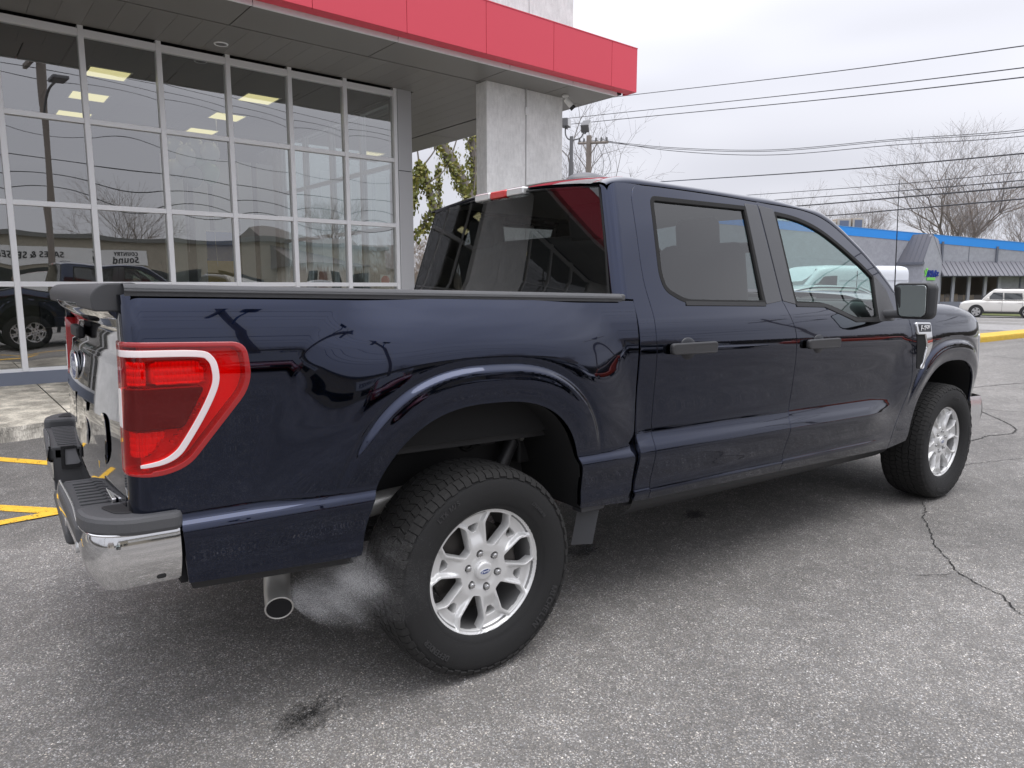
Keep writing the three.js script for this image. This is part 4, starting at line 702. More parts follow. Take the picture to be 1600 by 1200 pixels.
  // bonnet
  const hoodY = (x, z) => fendTop(x) + 0.012 + 0.045 * (1 - (z / 0.82) ** 2) + 0.014 * sstep(0.62, 0.52, Math.abs(z)) - 0.02 * clamp((x - 4.2) / 0.25) ** 2;
  bpart(truck, 'bonnet', sheet((u, v) => { const z = lerp(-0.80, 0.80, v), x = lerp(3.10 + 0.06 * (1 - (z / 0.8) ** 2), 4.40 + 0.1 * (1 - (z / 0.8) ** 2), u); return [x, hoodY(x, z), z]; }, 50, 40), paint);
  bpart(truck, 'cowl', box(2.98, 3.16, 1.34, 1.405, -0.80, 0.80, 0.02), plasticDark);
  // grille and front bumper
  const noseX = (z) => 4.50 - 0.22 * Math.pow(Math.abs(z) / 0.9, 2.4);
  const gr = group(truck, 'grille');
  part(gr, 'surround', body(sheet((u, v) => { const z = lerp(-0.78, 0.78, u); return [noseX(z) - 0.01, lerp(0.74, 1.24, v), z]; }, 30, 6)), plasticDark);
  for (const y of [0.86, 1.0, 1.12]) part(gr, 'bar', body(sheet((u, v) => { const z = lerp(-0.72, 0.72, u), a = v * 6.283; return [noseX(z) + 0.012 * Math.cos(a), y + 0.03 * Math.sin(a), z]; }, 30, 10)), plastic);
  { const g = ovalGeo(0.115, 0.045, 0.012); g.rotateY(Math.PI / 2); g.translate(noseX(0) + 0.02, 1.0, 0); part(gr, 'emblem', body(g), logoMat); }
  const fb = group(truck, 'front_bumper');
  part(fb, 'chrome_bar', body(sheet((u, v) => { const z = lerp(-0.955, 0.955, u), k = Math.abs(z) / 0.955, b = Math.sin(Math.PI * v); return [4.60 - 0.34 * Math.pow(k, 2.6) + 0.025 * b, lerp(0.52, 0.74, v), z * (1 + 0.012 * b)]; }, 60, 10)), chrome);
  part(fb, 'lower_valance', body(sheet((u, v) => { const z = lerp(-0.94, 0.94, u), k = Math.abs(z) / 0.94; return [4.55 - 0.36 * Math.pow(k, 2.6) - 0.06 * v, lerp(0.52, 0.36, v), z]; }, 40, 4)), plasticDark);
  for (const s of [-1, 1]) part(fb, 'end_return', body(sheet((u, v) => [lerp(4.262, 4.115, u), lerp(0.52, 0.738, v), s * (lerp(0.957, 0.945, u) + 0.014 * Math.sin(Math.PI * v))], 8, 10)), M(0.8, 0.8, 0.8, 0.2, { metalness: 0.9 }));
  // aerial on the right wing
  bpart(truck, 'aerial', merge([rod([3.42, 1.385, 0.70], [3.352, 2.172, 0.70], 0.0042, 0.0022, 8), rod([3.428, 1.37, 0.70], [3.42, 1.42, 0.70], 0.016, 0.009, 12)]), plasticDark);

  // ------------------------------------------------------------ cabin
  const cloth = M(0.035, 0.035, 0.038, 0.85), cloth2 = M(0.06, 0.06, 0.062, 0.85), trim = M(0.045, 0.045, 0.047, 0.6);
  const seat = (name, x, z, w, back) => {
    const g = group(truck, name);
    part(g, 'cushion', body(box(x - 0.26, x + 0.26, 0.98, 1.14, z - w / 2, z + w / 2, 0.06)), cloth);
    const b = new RoundedBoxGeometry(0.15, 0.66, w, 4, 0.06); b.rotateZ(0.2); b.translate(x - 0.3, 1.37, z); part(g, 'backrest', body(b), cloth2);
    for (const zz of back) { const h = new RoundedBoxGeometry(0.1, 0.19, 0.27, 4, 0.045); h.rotateZ(0.15); h.translate(x - 0.39, 1.74, z + zz); part(g, 'headrest', body(h), cloth2); part(g, 'headrest_post', body(merge([rod([x - 0.38, 1.58, z + zz - 0.06], [x - 0.39, 1.7, z + zz - 0.06], 0.006), rod([x - 0.38, 1.58, z + zz + 0.06], [x - 0.39, 1.7, z + zz + 0.06], 0.006)])), chrome); }
  };
  seat('front_seat', 2.18, 0.38, 0.54, [0]); seat('front_seat', 2.18, -0.38, 0.54, [0]); seat('rear_seat', 1.32, 0, 1.5, [-0.45, 0.45]);
  const db = new RoundedBoxGeometry(0.5, 0.3, 1.56, 4, 0.08); db.translate(2.88, 1.24, 0); bpart(truck, 'dashboard', db, trim);
  const sw = new THREE.TorusGeometry(0.185, 0.017, 10, 36); sw.rotateY(Math.PI / 2); sw.rotateZ(-0.4); sw.translate(2.56, 1.3, -0.38); bpart(truck, 'steering_wheel', sw, trim);
  bpart(truck, 'steering_hub', rod([2.56, 1.3, -0.38], [2.75, 1.22, -0.38], 0.06, 0.05, 12), trim);
  bpart(truck, 'rear_view_mirror', box(2.66, 2.69, 1.70, 1.77, -0.12, 0.12, 0.02), plasticDark);
  bpart(truck, 'headliner', sheet((u, v) => { const x = lerp(0.76, 2.42, u), z = lerp(-0.66, 0.66, v); return [x, roofY(x, z) - 0.035, z]; }, 20, 12), M(0.3, 0.3, 0.29, 0.9));
  bpart(truck, 'cabin_floor', box(0.72, 3.05, 0.70, 0.74, -0.88, 0.88), underMat);
  for (const s of [-1, 1]) { bpart(truck, 'door_card', box(0.98, 1.74, 0.75, 1.345, s * 0.84, s * 0.87), trim); bpart(truck, 'door_card', box(1.95, 2.9, 0.75, 1.275, s * 0.84, s * 0.87), trim); }
  bpart(truck, 'firewall', box(3.0, 3.05, 0.6, 1.35, -0.86, 0.86), underMat);

  // ------------------------------------------------------------ underside
  for (const s of [-1, 1]) bpart(truck, 'frame_rail', merge([box(-1.0, 4.2, 0.52, 0.66, s * 0.44, s * 0.52, 0.01)]), underMat);
  bpart(truck, 'underbody', merge([box(0.75, 3.1, 0.52, 0.70, -0.86, 0.86), box(-1.05, 0.74, 0.76, 0.83, -0.46, 0.46)]), underMat);
  bpart(truck, 'engine_bay', box(3.1, 4.3, 0.55, 1.2, -0.48, 0.48), underMat);
  part(truck, 'rear_axle', merge([rod([0, 0.388, -0.75], [0, 0.388, 0.75], 0.05, 0.05, 14), new THREE.SphereGeometry(0.16, 20, 14).translate(0, 0.388, 0)]), underMat);
  part(truck, 'front_axle', merge([rod([3.694, 0.388, -0.72], [3.694, 0.388, 0.72], 0.045, 0.045, 12)]), underMat);
  for (const s of [-1, 1]) {
    part(truck, 'shock_absorber', merge([rod([0.18, 0.42, s * 0.62], [0.30, 0.63, s * 0.62], 0.022, 0.022, 14), rod([0.26, 0.56, s * 0.62], [0.385, 0.785, s * 0.62], 0.03, 0.03, 16), rod([0.385, 0.785, s * 0.56], [0.385, 0.785, s * 0.665], 0.02, 0.02, 12)]), M(0.035, 0.035, 0.037, 0.4));
    part(truck, 'shock_bolt', rod([0.385, 0.785, s * 0.665], [0.385, 0.785, s * 0.68], 0.013, 0.011, 6), M(0.4, 0.4, 0.38, 0.35, { metalness: 0.7 }));
    part(truck, 'frame_kickup', merge([box(-0.44, 0.62, 0.59, 0.845, s * 0.50, s * 0.56, 0.012), box(0.40, 0.50, 0.66, 0.84, s * 0.54, s * 0.63, 0.015), box(-0.6, 0.6, 0.845, 0.856, s * 0.48, s * 0.60)]), M(0.013, 0.013, 0.0135, 0.6));
    for (const [hx, hy] of [[0.18, 0.775], [-0.17, 0.785], [-0.34, 0.76]]) { part(truck, 'frame_bush', merge([new THREE.TorusGeometry(0.032, 0.009, 8, 22).translate(hx, hy, s * 0.565), new THREE.CylinderGeometry(0.03, 0.03, 0.01, 20).rotateX(Math.PI / 2).translate(hx, hy, s * 0.561)]), M(0.008, 0.008, 0.008, 0.6)); }
    part(truck, 'leaf_spring', merge([tube([[-0.75, 0.60, s * 0.56], [-0.4, 0.49, s * 0.56], [0, 0.455, s * 0.56], [0.4, 0.49, s * 0.56], [0.8, 0.58, s * 0.56]], 0.028, 30, 6)]), underMat);
    part(truck, 'spring_shackle', merge([box(-0.80, -0.70, 0.55, 0.72, s * 0.53, s * 0.59, 0.01), box(0.2, 0.3, 0.76, 0.9, s * 0.52, s * 0.62, 0.02)]), M(0.04, 0.04, 0.042, 0.6));
  }
  part(truck, 'spare_wheel', new THREE.TorusGeometry(0.27, 0.11, 12, 40).rotateX(Math.PI / 2).translate(-0.65, 0.60, -0.05), rubber);
  // exhaust turned out behind the rear wheel
  const ex = group(truck, 'exhaust');
  const steel = M(0.55, 0.54, 0.51, 0.4, { metalness: 0.6 });
  part(ex, 'pipe', body(merge([tube([[0.6, 0.58, 0.42], [0.1, 0.62, 0.62], [-0.35, 0.60, 0.64], [-0.56, 0.56, 0.65], [-0.665, 0.49, 0.685], [-0.69, 0.415, 0.725], [-0.70, 0.385, 0.765], [-0.712, 0.37, 0.815]], 0.043, 40, 18)])), steel);
  { const c = new THREE.CylinderGeometry(0.0405, 0.0405, 0.02, 24); const d = new THREE.Vector3(-0.014, -0.018, 0.055).normalize(); c.applyQuaternion(new THREE.Quaternion().setFromUnitVectors(new THREE.Vector3(0, 1, 0), d)); c.translate(-0.7103, 0.3722, 0.8065); part(ex, 'bore', body(c), gapMat); const t = new THREE.TorusGeometry(0.043, 0.003, 8, 28); t.applyQuaternion(new THREE.Quaternion().setFromUnitVectors(new THREE.Vector3(0, 0, 1), d)); t.translate(-0.712, 0.37, 0.815); part(ex, 'tip', body(t), steel); }

  // ------------------------------------------------------------ wheels
  const tyreMat = M(0.0095, 0.0095, 0.0098, 0.72, { bumpMap: grainTex, bumpScale: 0.0008 }), treadMat = M(0.015, 0.0145, 0.014, 0.85), rimMat = M(0.74, 0.74, 0.73, 0.38, { metalness: 0.5 }), darkSteel = M(0.06, 0.055, 0.05, 0.5, { metalness: 0.5 });
  const prof = [[0.232, 0.100], [0.238, 0.113], [0.250, 0.122], [0.258, 0.1235], [0.262, 0.1275], [0.285, 0.135], [0.31, 0.1385], [0.335, 0.1370], [0.350, 0.1335], [0.352, 0.1305], [0.362, 0.1275], [0.371, 0.121], [0.377, 0.111], [0.3795, 0.095], [0.3805, 0.05], [0.381, 0]];
  const full = [...prof.map((q) => new THREE.Vector2(q[0], q[1])), ...prof.slice(0, -1).reverse().map((q) => new THREE.Vector2(q[0], -q[1]))];
  const tyreGeo = new THREE.LatheGeometry(full, 120); tyreGeo.rotateX(Math.PI / 2);
  const treadGeo = (() => {
    const pos = [], idx = [], N = 76, R0 = 0.377, R1 = 0.390;
    const block = (c) => { const o = pos.length / 3; for (const [r, a, w] of c) pos.push(r * Math.cos(a), r * Math.sin(a), w); idx.push(o + 4, o + 5, o + 6, o + 4, o + 6, o + 7, o, o + 1, o + 5, o, o + 5, o + 4, o + 1, o + 2, o + 6, o + 1, o + 6, o + 5, o + 2, o + 3, o + 7, o + 2, o + 7, o + 6, o + 3, o, o + 4, o + 3, o + 4, o + 7); };
    const st = 2 * Math.PI / N;
    for (let k = 0; k < N; k++) {
      const a0 = k * st;
      for (const [w0, w1, sk, ph] of [[-0.017, 0.017, 0.35, 0], [0.023, 0.057, -0.35, 0.5], [-0.057, -0.023, -0.35, 0.5], [0.064, 0.100, 0.3, 0.2], [-0.100, -0.064, 0.3, 0.2]]) {
        const g = 0.12 * st, A = a0 + ph * st + g / 2, B = A + st - g, s0 = sk * st, zig = 0.0035 * (k % 2 ? 1 : -1);
        const q = [[A, w0 + zig], [B, w0 - zig], [B + s0, w1 - zig], [A + s0, w1 + zig]];
        block([...q.map(([a, w]) => [R0, a, w]), ...q.map(([a, w]) => [R1 - 0.9 * Math.abs(w) ** 2.2, a, w])]);
      }
      for (const s of [-1, 1]) {                     // shoulder lugs run down the sidewall
        const A = a0 + 0.05 * st, B = a0 + 0.93 * st, L = k % 2 ? 0.352 : 0.358;
        block([[0.375, A, s * 0.103], [0.375, B, s * 0.103], [0.366, B, s * 0.1225], [0.366, A, s * 0.1225], [R1 - 0.007, A, s * 0.103], [R1 - 0.007, B, s * 0.103], [0.3735, B, s * 0.1265], [0.3735, A, s * 0.1265]]);
        block([[0.3735, A, s * 0.119], [0.3735, B, s * 0.119], [L, B, s * 0.130], [L, A, s * 0.130], [0.3735, A, s * 0.1265], [0.3735, B, s * 0.1265], [L + 0.004, B, s * 0.1345], [L + 0.004, A, s * 0.1345]]);
      }
    }
    const g = geoFrom(pos, null, idx).toNonIndexed(); g.computeVertexNormals(); return g;
  })();
  const arcText = (str, r, size, a0, z) => { const list = []; let a = a0; for (const ch of str) { const w = size * 0.82; if (ch !== ' ') { const g = text(ch, size, 0.003); g.translate(0, r, 0); g.rotateZ(a); g.translate(0, 0, z); list.push(g); } a -= w / r; } return merge(list); };
  const sideText = merge([arcText('MICHELIN', 0.322, 0.026, -2.2, 0.1375), arcText('DEFENDER', 0.322, 0.02, 2.3, 0.1375), arcText('LTX M/S', 0.322, 0.018, 0.5, 0.1375), arcText('275/65R18', 0.30, 0.012, -0.9, 0.1365)]);
  const RR = 0.237, polar = (r, w, a) => { const c = Math.cos(a), s = Math.sin(a); return [r * c - w * s, r * s + w * c]; };
  const holesBig = [], holesSmall = [], holesLug = [];
  for (let k = 0; k < 6; k++) {
    const a = k * Math.PI / 3, b = a + Math.PI / 6;
    holesBig.push(roundPoly([[0.40, 0.07, 0.008], [0.50, 0.12, 0.01], [0.75, 0.24, 0.012], [0.92, 0.195, 0.007], [0.945, 0.0, 0.02], [0.92, -0.195, 0.007], [0.75, -0.24, 0.012], [0.50, -0.12, 0.01], [0.40, -0.07, 0.008]].map(([r, w, q]) => [...polar(r * RR, w * RR, a), q])));
    holesSmall.push(roundPoly([[0.64, 0.035, 0.003], [0.745, 0.105, 0.004], [0.785, 0.085, 0.004], [0.79, 0, 0.01], [0.785, -0.085, 0.004], [0.745, -0.105, 0.004], [0.64, -0.035, 0.003]].map(([r, w, q]) => [...polar(r * RR, w * RR, b), q])));
    const lug = []; for (let t = 0; t < 14; t++) lug.push([0.0682 * Math.cos(b) + 0.0165 * Math.cos(t * 6.283 / 14), 0.0682 * Math.sin(b) + 0.0165 * Math.sin(t * 6.283 / 14)]); holesLug.push(lug);
  }
  const segD = (x, y, L) => { let m = 1; for (let i = 0; i < L.length; i++) { const a = L[i], b = L[(i + 1) % L.length], dx = b[0] - a[0], dy = b[1] - a[1], t = clamp(((x - a[0]) * dx + (y - a[1]) * dy) / (dx * dx + dy * dy + 1e-12)); m = Math.min(m, Math.hypot(x - a[0] - t * dx, y - a[1] - t * dy)); } return m; };
  const bigCoarse = [0].map(() => roundPoly([[0.40, 0.07], [0.50, 0.12], [0.75, 0.24], [0.92, 0.195], [0.945, 0.0], [0.92, -0.195], [0.75, -0.24], [0.50, -0.12], [0.40, -0.07]].map(([r, w]) => [r * RR, w * RR])));
  const rimZ = (x, y) => {
    const r = Math.hypot(x, y) / RR; let a = Math.atan2(y, x); a -= Math.round(a / (Math.PI / 3)) * Math.PI / 3; const d = segD(r * RR * Math.cos(a), r * RR * Math.sin(a), bigCoarse[0]);
    const face = 0.088 + 0.012 * sstep(0.25, 0.9, r) - 0.006 * sstep(0.32, 0.2, r);
    const valley = sstep(0.004, 0.015, d) * sstep(0.40, 0.66, r) * sstep(0.99, 0.90, r);
    return face - 0.020 * valley + 0.006 * sstep(0.955, 0.985, r);
  };
  const rimOut = []; for (let t = 0; t < 96; t++) rimOut.push([RR * 1.03 * Math.cos(t * 6.2832 / 96), RR * 1.03 * Math.sin(t * 6.2832 / 96)]);
  const rimGeo = (step) => panel(rimOut, [...holesBig, ...holesSmall, ...holesLug], (x, y) => [x, y, rimZ(x, y)], { step, edgeStep: 0.006, flange: 0.045, edge: 0.0015, into: [0, 0, -1] });
  const rimFine = rimGeo(0.0055);
  const barrel = new THREE.LatheGeometry([[0.243, 0.108], [0.238, 0.104], [0.222, 0.09], [0.214, 0.03], [0.205, -0.09], [0.212, -0.12]].map((q) => new THREE.Vector2(...q)), 72); barrel.rotateX(Math.PI / 2);
  const lip = new THREE.TorusGeometry(0.2425, 0.0045, 8, 90); lip.translate(0, 0, 0.108);
  const disc = new THREE.LatheGeometry([[0.05, 0.03], [0.085, 0.03], [0.085, 0.012], [0.168, 0.012], [0.168, -0.014], [0.06, -0.014]].map((q) => new THREE.Vector2(...q)), 60); disc.rotateX(Math.PI / 2);
  const cap = new THREE.LatheGeometry([[0, 0.100], [0.026, 0.0992], [0.033, 0.097], [0.0365, 0.090], [0.0365, 0.06]].map((q) => new THREE.Vector2(...q)), 48); cap.rotateX(Math.PI / 2);
  const capOval = ovalGeo(0.0225, 0.0095, 0.003); capOval.translate(0, 0, 0.1005);
  const nut = merge([new THREE.CylinderGeometry(0.0105, 0.0125, 0.034, 6).rotateX(Math.PI / 2), new THREE.SphereGeometry(0.0102, 10, 6).scale(1, 1, 0.5).translate(0, 0, 0.015)]);
  const lugDark = new THREE.CylinderGeometry(0.018, 0.018, 0.004, 18); lugDark.rotateX(Math.PI / 2);
  const wheel = (x, s, turn) => {
    const w = group(truck, 'wheel'); w.position.set(x, 0.388, s * 0.868); w.rotation.set(0, s > 0 ? 0 : Math.PI, turn);
    part(w, 'tyre', tyreGeo, tyreMat); part(w, 'tread', treadGeo, treadMat); part(w, 'sidewall_lettering', sideText, M(0.034, 0.034, 0.035, 0.5));
    part(w, 'rim', rimFine, rimMat); part(w, 'barrel', barrel, M(0.25, 0.25, 0.25, 0.45, { metalness: 0.7 })); part(w, 'rim_lip', lip, rimMat);
    part(w, 'brake_disc', disc, darkSteel); part(w, 'brake_caliper', box(0.09, 0.18, -0.09, 0.09, -0.05, 0.045, 0.02), darkSteel); part(w, 'hub', rod([0, 0, -0.05], [0, 0, 0.07], 0.075, 0.075, 24), darkSteel);
    part(w, 'centre_cap', cap, rimMat); const em = part(w, 'cap_emblem', capOval, logoMat); em.rotation.z = -turn * 1 + (s > 0 ? 0.05 : 0);
    for (let k = 0; k < 6; k++) { const b = k * Math.PI / 3 + Math.PI / 6, px = 0.0682 * Math.cos(b), py = 0.0682 * Math.sin(b); const n = part(w, 'wheel_nut', nut, M(0.5, 0.5, 0.5, 0.2, { metalness: 0.9 })); n.position.set(px, py, 0.078); n.rotation.z = b; const d = part(w, 'nut_recess', lugDark, gapMat); d.position.set(px, py, 0.062); }
    return w;
  };
  wheel(0, 1, 12 * D2R); wheel(3.694, 1, 47 * D2R); wheel(0, -1, 0.3); wheel(3.694, -1, 0.9);
}
// ---------------------------------------------------------------- street, kerb, building across the road
{
  const road = sheet((u, v) => { const x = lerp(25, 55.5, u), z = lerp(-90, 60, v); return [x, groundY(x) + 0.004, z]; }, 40, 20, true);
  { const p = road.attributes.position, uv = road.attributes.uv; for (let i = 0; i < p.count; i++) uv.setXY(i, p.getX(i), p.getZ(i)); }
  structure('road', road, M(1.55, 1.55, 1.58, 0.85, { map: asphaltTex.map }), 'pale grey street beyond the yellow kerb', 'road');
  const n = noiseTile(64, 101), kerb = (name, x0, x1, z0, z1, h, m, label) => structure(name, (() => { const g = sheet((u, v) => { const x = lerp(x0, x1, u), k = v * 3, w = 0.03 * (n(x * 3, 2) - 0.5); return k < 1 ? [x, lerp(-0.02, h - 0.02, k), z1 + w] : k < 2 ? [x, h - 0.02 + 0.02 * (k - 1), lerp(z1, z1 - 0.05, k - 1) + w] : [x, h, lerp(z1 - 0.05, z0, k - 2)]; }, 60, 9, true); const p = g.attributes.position, uv = g.attributes.uv; for (let i = 0; i < p.count; i++) uv.setXY(i, p.getX(i), p.getZ(i) + p.getY(i)); return g; })(), m, label, 'kerb');
  kerb('kerb', 15.2, 24.9, -4.95, -4.4, 0.15, M(0.72, 0.47, 0.05, 0.7, { map: stuccoTex.map, bumpMap: concreteTex.bump, bumpScale: 0.006 }), 'yellow painted kerb at the edge of the lot');
  const grass = sheet((u, v) => { const x = lerp(55.5, 75, u), z = lerp(-60, 10, v); return [x, groundY(x) + 0.05, z]; }, 4, 4, true); structure('grass', grass, M(0.10, 0.115, 0.035, 0.95), 'strip of winter grass along the far building', 'grass');
  // blades along that strip
  const R = rng(103), gp = []; for (let k = 0; k < 9000; k++) { const t = R(), x = 53.5 + t * 12 + R() * 3 - 1.5, z = -26.5 + t * 9.6 + R() * 4 - 1, a = R() * 6.28, h = 0.08 + 0.12 * R(); gp.push(x, -0.65, z, x + 0.05 * Math.cos(a), -0.65, z + 0.05 * Math.sin(a), x + 0.03 * (R() - 0.5), -0.65 + h, z); }
  const gb = solo('grass_blades', geoFrom(gp), M(0.13, 0.16, 0.04, 0.9), 'short winter grass in front of the grey building', 'grass'); gb.userData.kind = 'stuff';
}
{
  const b = thing('grey_shop', 'long grey building with bright blue roof band across the street', 'building', null, [57, -0.66, -22.91], -35.95 * D2R);
  const wall = M(0.40, 0.41, 0.45, 0.9, { map: stuccoTex.map }), trimD = M(0.14, 0.15, 0.18, 0.7), metal = M(0.15, 0.15, 0.17, 0.55, { metalness: 0.2 }), blue = M(0.03, 0.28, 0.78, 0.55);
  const top = (x) => 6.62 - 0.088 * (x + 6.5);       // the parapet falls towards the right
  const slab = (f0, f1, x0, x1, z0, z1) => { const g = new THREE.BoxGeometry(1, 1, 1, 24, 1, 1), p = g.attributes.position; for (let i = 0; i < p.count; i++) { const x = lerp(x0, x1, p.getX(i) + 0.5); p.setXYZ(i, x, p.getY(i) > 0 ? f1(x) : f0(x), lerp(z0, z1, p.getZ(i) + 0.5)); } g.computeVertexNormals(); return uvBox(g.toNonIndexed()); };
  part(b, 'wall', slab(() => 0, (x) => top(x) - 0.62, -24, 1.25, -8, -0.3), wall);
  part(b, 'wall', slab(() => 2.85, (x) => top(x) - 0.62, 1.255, 24, -8, -0.3), wall);
  part(b, 'blue_band', slab((x) => top(x) - 0.618, (x) => top(x), -24, 24, -8.03, -0.27), blue);
  part(b, 'roof_edge', slab((x) => top(x) + 0.002, (x) => top(x) + 0.05, -24, 24, -8.05, -0.25), M(0.1, 0.3, 0.62, 0.6));
  for (const x of [1.0, 1.38, 5.65, 11.5]) part(b, 'downpipe', box(x - 0.07, x + 0.07, x < 1.2 ? 0 : 3.3, top(x) - 0.45, -0.3, -0.18), trimD);
  for (const x of [3.5, 8.6, 14]) part(b, 'wall_joint', box(x - 0.02, x + 0.02, 3.4, top(x) - 0.65, -0.3, -0.285), trimD);
  // ribbed canopy roof over the windows
  part(b, 'canopy', sheet((u, v) => [lerp(0.95, 22, u), lerp(3.95, 2.85, v), lerp(-0.28, 0.85, v)], 1, 1), metal);
  part(b, 'canopy_end', geoFrom([0.95, 3.95, -0.28, 0.95, 2.85, 0.85, 0.95, 2.85, -0.28], null, [0, 1, 2]), metal);
  part(b, 'canopy_soffit', box(0.95, 22, 2.80, 2.85, -0.3, 0.83), trimD);
  for (let x = 1.0; x < 14; x += 0.36) part(b, 'canopy_rib', (() => { const g = rod([x, 3.96, -0.27], [x, 2.87, 0.86], 0.025, 0.025, 4); return g; })(), metal);
  // shop windows with posts
  const glass = P(0.75, 0.78, 0.78, 0.02, { transmission: 1, thickness: 0, ior: 1.9 });
  const lit = M(0.34, 0.27, 0.2, 0.8);
  part(b, 'shop_back', box(1.3, 6.0, 0.3, 2.8, -4.2, -4.1), M(0.25, 0.2, 0.16, 0.85)); part(b, 'shop_floor', box(1.3, 6.0, 0.0, 0.3, -4.2, -0.35), lit); part(b, 'shop_ceiling', box(1.3, 6.0, 2.75, 2.8, -4.2, -0.35), trimD); part(b, 'shop_side', box(6.0, 6.1, 0, 2.8, -4.2, -0.3), lit); part(b, 'shop_side', box(1.26, 1.3, 0, 2.8, -4.2, -0.3), lit);
  part(b, 'window_sill_wall', box(1.255, 6.1, 0, 0.85, -0.34, -0.1), M(0.27, 0.28, 0.33, 0.85));
  [1.35, 2.42, 3.65, 4.92, 6.0].forEach((x) => part(b, 'window_post', box(x - 0.1, x + 0.1, 0.85, 2.8, -0.34, -0.14), M(0.42, 0.43, 0.47, 0.8)));
  [[1.45, 2.32], [2.52, 3.55], [3.75, 4.82], [5.02, 5.9]].forEach(([a, c]) => part(b, 'window_pane', sheet((u, v) => [lerp(a, c, u), lerp(0.86, 2.78, v), -0.24], 1, 1), glass));
  [[1.7, 1.0, 0.7], [2.1, 1.15, 0.5], [2.7, 0.9, 0.8], [3.1, 1.2, 0.6], [4.1, 1.1, 0.9]].forEach(([x, y, w]) => part(b, 'shelf_goods', box(x, x + w, 0.3, y + 0.25, -2.2, -1.5, 0.03), M(0.42, 0.28, 0.14, 0.8)));
  part(b, 'wall', box(6.1, 24, 0, 2.8, -8, -0.32), wall);
  for (const x of [7.7, 9.3]) part(b, 'wall_pipe', box(x - 0.05, x + 0.05, 0.8, 2.8, -0.32, -0.26), trimD);
  // steep gabled entrance bay, turned a little
  const bay = group(b, 'entrance_bay', 'gabled entrance bay with ribbed metal roof'); bay.position.set(-0.15, 0, 1.0); bay.rotation.y = 26 * D2R;
  const prism = (pts, d, z) => { const g = extrude(pts, d); g.translate(0, 0, z); return g; };
  part(bay, 'front', prism([[-1.0, 0], [1.15, 0], [1.15, 4.0], [0.5, 5.6], [-0.25, 5.9], [-1.0, 4.0]], 0.2, 0.0), wall);
  part(bay, 'side_wall', box(-1.0, -0.9, 0, 3.9, -3.0, -0.1), wall); part(bay, 'side_wall', box(1.05, 1.15, 0, 3.9, -3.0, -0.1), wall);
  part(bay, 'roof', sheet((u, v) => [lerp(-1.15, -0.2, u), lerp(3.85, 6.0, u), lerp(0.12, -3.0, v)], 1, 1), metal); part(bay, 'roof', sheet((u, v) => [lerp(1.2, -0.2, u), lerp(3.9, 6.0, u), lerp(0.12, -3.0, v)], 1, 1), metal);
  for (let z = 0.1; z > -3; z -= 0.38) part(bay, 'roof_rib', rod([-1.15, 3.87, z], [-0.2, 6.02, z], 0.025, 0.025, 4), trimD);
  part(bay, 'eave', box(-1.2, -0.95, 3.68, 3.86, -3.0, 0.14), trimD);
  part(bay, 'doorway', box(-0.6, 0.7, 0, 2.25, 0.1, 0.13), M(0.03, 0.03, 0.035, 0.3));
  // lettering and the green strip below it
  const sg = group(b, 'shop_sign', 'blue letters over a green strip'); sg.position.copy(bay.position); sg.rotation.copy(bay.rotation);
  const nv = M(0.01, 0.035, 0.25, 0.5), gn = M(0.2, 0.62, 0.1, 0.5);
  const put = (str, x, y, s, m, nm) => { const g = text(str, s, 0.06); g.translate(x, y, 0.105); part(sg, nm, g, m); };
  put('y', -0.72, 3.02, 0.42, gn, 'letter'); put('I', -0.52, 2.98, 0.42, nv, 'letter'); put('R', -0.22, 3.0, 0.52, nv, 'letter'); put('M', 0.26, 3.0, 0.52, nv, 'letter'); put('z', 0.70, 2.98, 0.42, nv, 'letter');
  part(sg, 'leaf', new THREE.SphereGeometry(0.12, 12, 8).scale(1, 0.7, 0.3).translate(-0.6, 3.32, 0.14), gn); part(sg, 'green_strip', box(-0.55, 0.42, 2.5, 2.7, 0.105, 0.16, 0.02), gn);
  // roof-top plant
  for (const [x, w, h] of [[-6.1, 0.9, 0.7], [-5.0, 1.1, 1.0], [-3.85, 0.9, 1.15]]) { const u = group(b, 'rooftop_unit'); part(u, 'cabinet', box(x - w / 2, x + w / 2, 5.6, top(x) + h, -4.2, -3.2, 0.03), M(0.46, 0.38, 0.29, 0.8)); part(u, 'grille', box(x - w / 3, x + w / 3, top(x) + 0.25, top(x) + h - 0.15, -3.21, -3.18), trimD); part(u, 'flue', rod([x + w / 2 + 0.1, 5.6, -3.6], [x + w / 2 + 0.1, top(x) + h + 0.1, -3.6], 0.06), M(0.4, 0.4, 0.4, 0.6)); }
}
